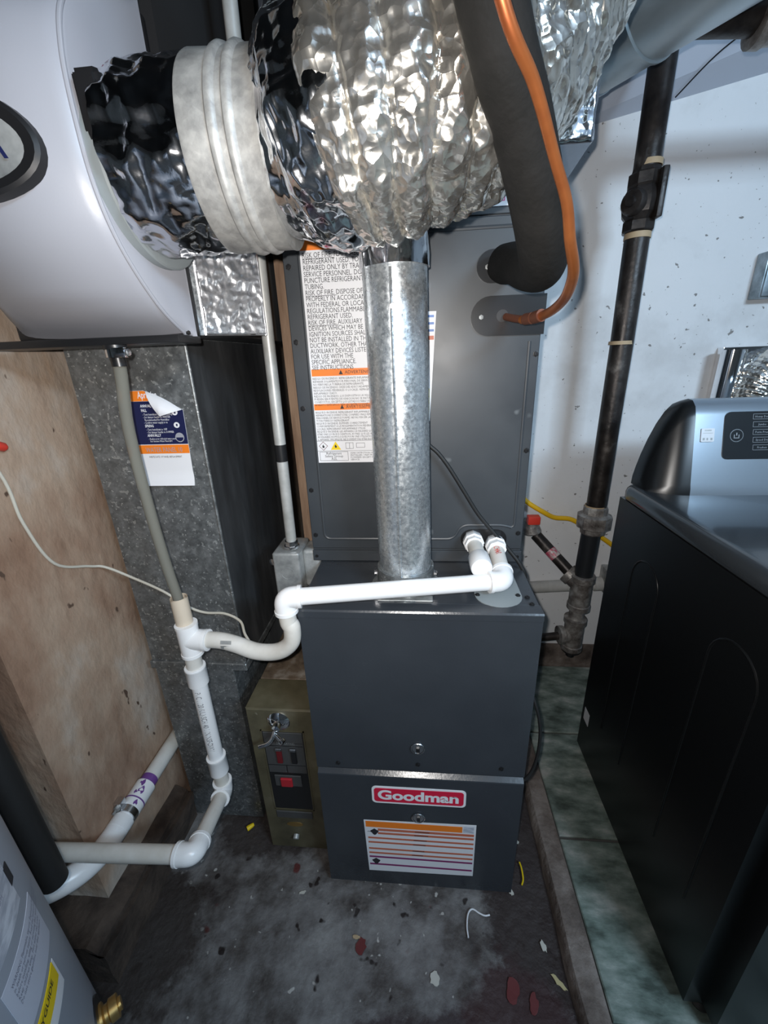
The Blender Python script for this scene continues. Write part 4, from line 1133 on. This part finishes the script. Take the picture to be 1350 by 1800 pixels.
for a, b in zip(rows, rows[1:]):
    for k in range(len(a)): bm.faces.new((a[k], a[(k + 1) % len(a)], b[(k + 1) % len(a)], b[k]))
bm.faces.new(rows[0][::-1]); bm.faces.new(rows[-1])
tpn = dr.part('top_panel', bm, M_dryertop)
# pressed arches on the side
for yc_, z_, h_ in ((.86, .80, .55), (.58, .80, .55)):
    pts = [(yc_ + .055, z_ - h_)] + [(yc_ + .055 * math.cos(a), z_ - .055 + .055 * math.sin(a)) for a in [PI * k / 12 for k in range(13)]] + [(yc_ - .055, z_ - h_)]
    dr.part('side_bead', tube([(DX0 + .001, y, z) for y, z in pts], .003, 8), M_dryer, parent=bdy)
dr.part('side_sticker', rect_bm([(0, .035, 0, .045)], lambda u, v, d: V((DX0 - d, .985 + u, .175 + v)), .0002), M_white, False, parent=bdy, label='small white side sticker')
dr.part('front_door', lathe((.85, DY0 + .002, .50), (0, -1, 0), [(0, .24), (.012, .235), (.018, .22), (.020, .18), (.012, .16), (.012, 0)], 48), M_dryertop, label='round dark door')
for x in (.55, 1.14):
    for y in (.47, .99):
        dr.part('foot', lathe((x, y, .0302), (0, 0, 1), [(0, .018), (.006, .02), (.012, .012), (.032, .012)], 16), M_blackrub)
# console
def console_section(x, s):
    """profile scaled by s in height; s 0..1"""
    base = [(.925, .937), (.9275, .952), (.931, .962), (.966, 1.108), (.974, 1.127), (.988, 1.139), (1.006, 1.141), (1.034, 1.134), (1.036, .937)]
    out = []
    for y, z in base:
        yy = 1.02 + (y - 1.02) * (.55 + .45 * s)
        out.append(V((x, yy, .937 + (z - .937) * s)))
    return out
def loft(secs):
    bm = new_bm(); rows = [[bm.verts.new(p) for p in s] for s in secs]
    for a, b in zip(rows, rows[1:]):
        n = len(a)
        for k in range(n):
            bm.faces.new((a[k], a[(k + 1) % n], b[(k + 1) % n], b[k]))
    bm.faces.new(rows[0]); bm.faces.new(rows[-1][::-1]); return bm
sx = [(.522, .10), (.526, .22), (.533, .38), (.543, .56), (.556, .74), (.570, .88), (.584, .965), (.600, 1.0)]
dr.part('console_end', loft([console_section(x, s) for x, s in sx]), M_dryer, label='black curved console end')
dr.part('console_end', loft([console_section(1.695 - x, s) for x, s in sx]), M_dryer)
con = dr.part('console', loft([console_section(.600, 1.0), console_section(.612, 1.0), console_section(1.083, 1.0), console_section(1.095, 1.0)]), M_silver, label='brushed silver console', auto=50)
# control face lies on the slanted front
q0, q1 = V((0, .9534, 1.0555)), V((0, .966, 1.108))
n_face = V((0, -(q1.z - q0.z), q1.y - q0.y)).normalized(); t_face = (q1 - q0).normalized()
cfc = lambda u, v, d=0: V((.845 + u, 0, 0)) + q0 + t_face * v + n_face * (d + .0005)
q2 = V((0, .931, .962))
def cface(u, v, d=0):
    """v along the front from 0 (z=1.055); bends with the console below it"""
    base = V((.845 + u, 0, 0))
    if v >= 0: return base + q0 + t_face * v + n_face * (d + .0006)
    t2 = (q0 - q2).normalized(); n2 = V((0, -t2.z, t2.y))
    return base + q0 + t2 * v + n2 * (d + .0006)
bm = new_bm(); rows = []
pr = rrect(.372, .102, .012, 4)
for d in (0, .0015):
    rows.append([bm.verts.new(cface(u, v + .010, d)) for u, v in pr])
nn = len(pr)
for k in range(nn): bm.faces.new((rows[0][k], rows[0][(k + 1) % nn], rows[1][(k + 1) % nn], rows[1][k]))
bm.faces.new(rows[1]); bm.faces.new(rows[0][::-1])
cpn = dr.part('control_panel', bm, M_panelblack, smooth=False, parent=con, label='black touch control panel')
bm = new_bm(); rr_ = []
for r_ in (.0125, .0138):
    rr_.append([bm.verts.new(cface(-.160 + r_ * math.cos(a), .010 + r_ * math.sin(a), .0022)) for a in [2 * PI * k / 32 for k in range(32)]])
for k in range(32): bm.faces.new((rr_[0][k], rr_[0][(k + 1) % 32], rr_[1][(k + 1) % 32], rr_[1][k]))
dr.part('power_button', bm, M_zinc, parent=con)
dr.part('power_symbol', rect_bm([(-.161, -.159, .010, .016), (-.165, -.155, .004, .0055), (-.1655, -.164, .004, .012), (-.156, -.1545, .004, .012)], cface, .002), M_btn, False, parent=con)
names = ['Heavy Duty', 'Normal', 'Perm Press', 'Delicates', 'Sanitary', 'Speed Dry', 'Freshen', 'Air Dry', 'Time Dry', 'Custom', 'Bedding', 'Towels', 'Small Load', 'Steam', 'Rack']
bn = [['Heavy Duty', 'Bedding'], ['Jumbo', 'Towels'], ['Perm Press', 'Normal'], ['Speed Dry', 'Delicate'], ['Freshen', 'Steam']]
for i in range(5):
    for j in range(2):
        u0, v0 = -.130 + j * .043 + i * .0012, .044 - i * .0165
        w_, h_, e_ = .037, .0115, .0006
        dr.part('button', rect_bm([(u0, u0 + w_, v0, v0 + e_), (u0, u0 + w_, v0 + h_ - e_, v0 + h_), (u0, u0 + e_, v0, v0 + h_), (u0 + w_ - e_, u0 + w_, v0, v0 + h_)], cface, .002), M_btn, False, parent=con)
        dr.part('button_lettering', text_bm(bn[i][j], .0062, lambda u, v, d: cface(u0 + w_ / 2 + u, v0 + .0036 + v, d + .002), align='CENTER', res=1), M_btn, False, parent=con)
dr.part('display', rect_bm([(.0, .12, -.02, .045)], cface, .0018), M_print, False, parent=con)
dr.part('knob', lathe(cface(.155, .010, 0), n_face, [(0, .022), (.012, .020), (.014, .016), (.0141, 0)], 32), M_silver, parent=con)
bm = new_bm(); rows = []
pr = rrect(.027, .029, .002, 2)
for d in (0, .002):
    rows.append([bm.verts.new(cface(-.219 + u, v + .012, d)) for u, v in pr])
nn = len(pr)
for k in range(nn): bm.faces.new((rows[0][k], rows[0][(k + 1) % nn], rows[1][(k + 1) % nn], rows[1][k]))
bm.faces.new(rows[1]); bm.faces.new(rows[0][::-1])
dr.part('console_badge', bm, mat('badge_satin', (.62, .63, .65), .45, .3), smooth=False, parent=con, label='small square silver badge')
dr.part('badge_mark', rect_bm([(-.229, -.209, .016, .0168), (-.229, -.225, .001, .006), (-.221, -.218, .001, .006), (-.213, -.209, .001, .006), (-.226, -.212, .021, .0235)], cface, .0022), M_jbox, False, parent=con)

# ================================================================== WATER HEATER
HXc, HYc, HR = -.645, .08, .254
wh = Thing('water_heater', (HXc, HYc, 0), 'grey cylindrical water heater with paper labels at the lower left', 'water heater')
wh.part('tank', lathe((HXc, HYc, .04), (0, 0, 1), [(0, .24), (.004, HR), (1.18, HR), (1.20, .24), (1.215, .20), (1.22, .05)], 96), M_tankgrey)
wh.part('base', lathe((HXc, HYc, 0), (0, 0, 1), [(0, .235), (.04, .235)], 64), M_black)


def tank_patch(th0, th1, z0, z1, d, slant=0.0, n=16):
    """curved label patch on the tank, theta in degrees"""
    bm = new_bm(); inn, outr = [], []
    for i in range(n + 1):
        th = math.radians(th0 + (th1 - th0) * i / n)
        for arr, dd in ((inn, 0.0002), (outr, d)):
            r_ = HR + dd
            arr.append([bm.verts.new((HXc + r_ * math.cos(th), HYc + r_ * math.sin(th), z + slant * i / n)) for z in (z0, z1)])
    for i in range(n):
        bm.faces.new((outr[i][0], outr[i + 1][0], outr[i + 1][1], outr[i][1]))
        bm.faces.new((inn[i][1], inn[i + 1][1], inn[i + 1][0], inn[i][0]))
        bm.faces.new((outr[i][1], outr[i + 1][1], inn[i + 1][1], inn[i][1])); bm.faces.new((inn[i][0], inn[i + 1][0], outr[i + 1][0], outr[i][0]))
    for i in (0, n): bm.faces.new((inn[i][0], outr[i][0], outr[i][1], inn[i][1]))
    return bm
tmap = lambda th0, z0, d0: (lambda u, v, d: V((HXc + (HR + d0 + d) * math.cos(math.radians(th0) + u / HR), HYc + (HR + d0 + d) * math.sin(math.radians(th0) + u / HR), z0 + v)))
wh.part('instruction_label', tank_patch(21.5, 43.5, .600, .680, .0008), mat('label_pale', (.52, .54, .62), .5), label='large pale instruction label')
wh.part('label_text', text_bm('WARNING: Flammable vapors. Explosion hazard may result\nin death or serious injury. Read the instruction manual\nbefore installing, using or servicing this water heater.\nKeep children away. Hot water can scald.\nDo not store gasoline near this appliance.', .0075, tmap(24, .666, .0010), xs=.62, res=1, line=.95), mat('print_blue_grey', (.2, .21, .28), .6), False)
wh.part('data_label', tank_patch(20, 39, .700, .860, .0008), M_labelgrey, label='grey printed rating label')
wh.part('rating_text', text_bm('CAP. US GAL.  40   INPUT BTU/HR 40,000\nMODEL  SERIAL  MFG DATE\nMAX WORKING PRESSURE 150 PSI\nTEST PRESSURE 300 PSI\nRECOVERY RATE 41 GPH', .0085, tmap(20.5, .775, .0010), xs=.62, res=1), mat('print_blue_grey', (.2, .21, .28), .6), False)
wh.part('rating_slot', tank_patch(38.5, 41, .725, .752, .001), M_print)
wh.part('energy_label', tank_patch(16, 38, .540, .588, .0008, .0), M_white, label='white and yellow energy label')
wh.part('energy_label_yellow', tank_patch(14, 36.8, .562, .590, .0012, -.0), M_yellow)
wh.part('energy_text', text_bm('ENERGYGUIDE', .011, tmap(17, .578, .0014), bold=.01), M_print, False)
thv = math.radians(44); dvv = V((math.cos(thv), math.sin(thv), 0)); vp = V((HXc, HYc, .375)) + dvv * HR
wh.part('drain_valve', lathe(vp, dvv, [(-.005, .018), (.006, .018), (.008, .012), (.012, .012), (.014, .015), (.024, .015), (.025, .009), (.028, .009)], 12), M_brass, label='brass drain valve')
wh.part('drain_bezel', lathe(vp, dvv, [(-.004, .030), (.002, .030), (.003, .022)], 28), M_black)
# relief pipe
single('relief_pipe', tube([(-.612, .375, 1.12), (-.612, .375, .452)], .0195, 28), M_blackrub, (-.612, .375, .452), 'black foam-covered relief pipe hanging beside the water heater', 'pipe')
rp = None
wh.part('relief_outlet', tube(catmull([(-.60, .32, 1.12), (-.612, .36, 1.135), (-.612, .375, 1.11)], 5), .014, 16), M_brass)

# ================================================================== CABLES
single('thermostat_cable', tube(catmull([(-.704, .552, 1.25), (-.704, .61, 1.092), (-.704, .618, .998), (-.704, .648, .902), (-.700, .715, .860), (-.685, .739, .845), (-.64, .752, .812), (-.58, .757, .775), (-.53, .758, .735),
       (-.49, .755, .722), (-.44, .748, .725), (-.40, .735, .715), (-.375, .70, .705), (-.335, .66, .70), (-.30, .645, .706)], 8), .0028, 10), M_wire, (-.53, .757, .7),
       'thin off-white thermostat cable sagging across the tan wall and duct', 'cable')
single('power_cord', tube(catmull([(.005, .812, 1.11), (.015, .815, 1.087), (.035, .815, 1.068), (.058, .815, 1.037), (.09, .815, .985), (.119, .815, .938), (.15, .812, .90), (.185, .808, .86), (.212, .80, .825), (.224, .80, .79), (.226, .82, .70)], 8), .0042, 12),
       M_blackrub, (.06, .815, .7), 'black cord coming out behind the flue pipe and over the furnace top', 'cord')
single('door_cable', tube(catmull([(.222, .70, .62), (.228, .675, .59), (.240, .665, .55), (.247, .662, .505), (.247, .66, .45), (.240, .658, .405), (.228, .655, .380), (.219, .655, .372)], 8), .0034, 12),
       M_blackrub, (.24, .66, .372), 'black cable looping out at the right edge of the furnace door', 'cord')
rt = Thing('red_probe', (-.695, .61, 1.13), 'red plastic tip against the tan wall at the left edge', 'connector')
rt.part('tip', lathe((-.700, .588, 1.150), (0.0, .85, -.38), [(0, .0085), (.03, .0085), (.044, .0078), (.048, .005), (.049, 0)], 16), M_redplastic)

# ================================================================== FLOOR DEBRIS
def scrap(name, x, y, r, m_, label, cat='scrap', sq=1.0, rot=0, z=.0, n=15, h=.0012):
    out = []
    for k in range(n):
        a = 2 * PI * k / n; q = r * random.uniform(.65, 1.1)
        u, v = q * math.cos(a), q * sq * math.sin(a)
        out.append((u * math.cos(rot) - v * math.sin(rot), u * math.sin(rot) + v * math.cos(rot)))
    bm = prism(out, lambda u, v, d: V((x + u, y + v, z + d + .004 * noise.noise(V((u * 60, v * 60, x)))*.3)), h)
    return single(name, bm, m_, (x, y, z), label, cat, smooth=False)
yw = Thing('wire_connector', (-.491, .745, 0), 'small yellow wire connector on the floor beside the olive box', 'connector')
yw.part('shell', lathe((-.497, .738, .006), (.75, .65, .05), [(0, .0065), (.004, .0068), (.016, .0055), (.020, .004)], 12), M_yellow)
scrap('paper_scrap', .027, .475, .012, M_paper, 'largest off-white paper scrap on the bare floor', 'paper scrap')
scrap('paint_chip', -.139, .515, .014, mat('red_chip', (.13, .022, .022), .6), 'dull red paint chip on the grey floor below the furnace', 'paint chip', sq=1.1)
scrap('tape_scrap', -.152, .530, .010, M_cream, 'beige scrap of tape beside the red paint chip', 'scrap', sq=.4)
scrap('plaster_chip', .271, .544, .012, M_paper, 'small pale plaster chip near the kerb', 'plaster chip', sq=.5, rot=1.9)
scrap('masking_tape_scrap', .288, .487, .019, mat('yellowed_paper', (.5, .42, .22), .7), 'yellowish torn strip lying against the concrete kerb', 'scrap', sq=.28, rot=-.75)
scrap('plaster_crumb', .219, .640, .009, M_paper, 'pale crumb just right of the furnace front corner', 'plaster chip', sq=.6, rot=-.8)
scrap('plaster_flake', .259, .80, .009, M_paper, 'pale flake in the dark gap between furnace and kerb', 'plaster chip')
scrap('plaster_flake', .257, .755, .007, M_paper, 'smaller pale flake in the gap, nearer the viewer', 'plaster chip')
scrap('foam_crumb', -.30, .605, .010, M_paper, 'little off-white crumb on the floor left of the furnace', 'scrap', sq=.4, rot=.2)
scrap('red_stain_chip', .19, .47, .022, mat('red_chip', (.13, .022, .022)), 'larger dark red flake of floor paint at the lower right', 'paint chip', sq=.7, rot=1.2, h=.0008)
scrap('red_paint_patch', .228, .452, .018, mat('red_chip', (.13, .022, .022)), 'dark red floor paint flake nearest the kerb', 'paint chip', sq=.6, rot=1.5, h=.0008)
single('cable_sheath_scrap', tube(catmull([(.105, .545, .003), (.104, .565, .003), (.109, .588, .004), (.120, .598, .004), (.135, .592, .003), (.148, .588, .003), (.160, .590, .003)], 5), .0018, 6), M_white, (.12, .57, 0),
       'thin curled white strip of cable sheath on the floor', 'scrap')
single('yellow_wire_scrap', tube(catmull([(.249, .655, .003), (.255, .668, .003), (.256, .69, .004), (.254, .705, .003)], 5), .002, 6), M_yellow, (.25, .67, 0),
       'short curved yellow wire scrap beside the furnace', 'scrap')

# ================================================================== CEILING LAMP (behind the viewer)
cl_ = Thing('ceiling_lamp', (1.1, -.62, 1.95), 'small fluorescent fixture under the ceiling behind the viewer', 'lamp')
cl_.part('housing', box(.90, 1.30, -.72, -.54, 1.96, 2.02, .006), M_lampwhite)
cl_.part('hanger', box(1.08, 1.12, -.65, -.61, 2.02, 2.24), M_lampwhite)
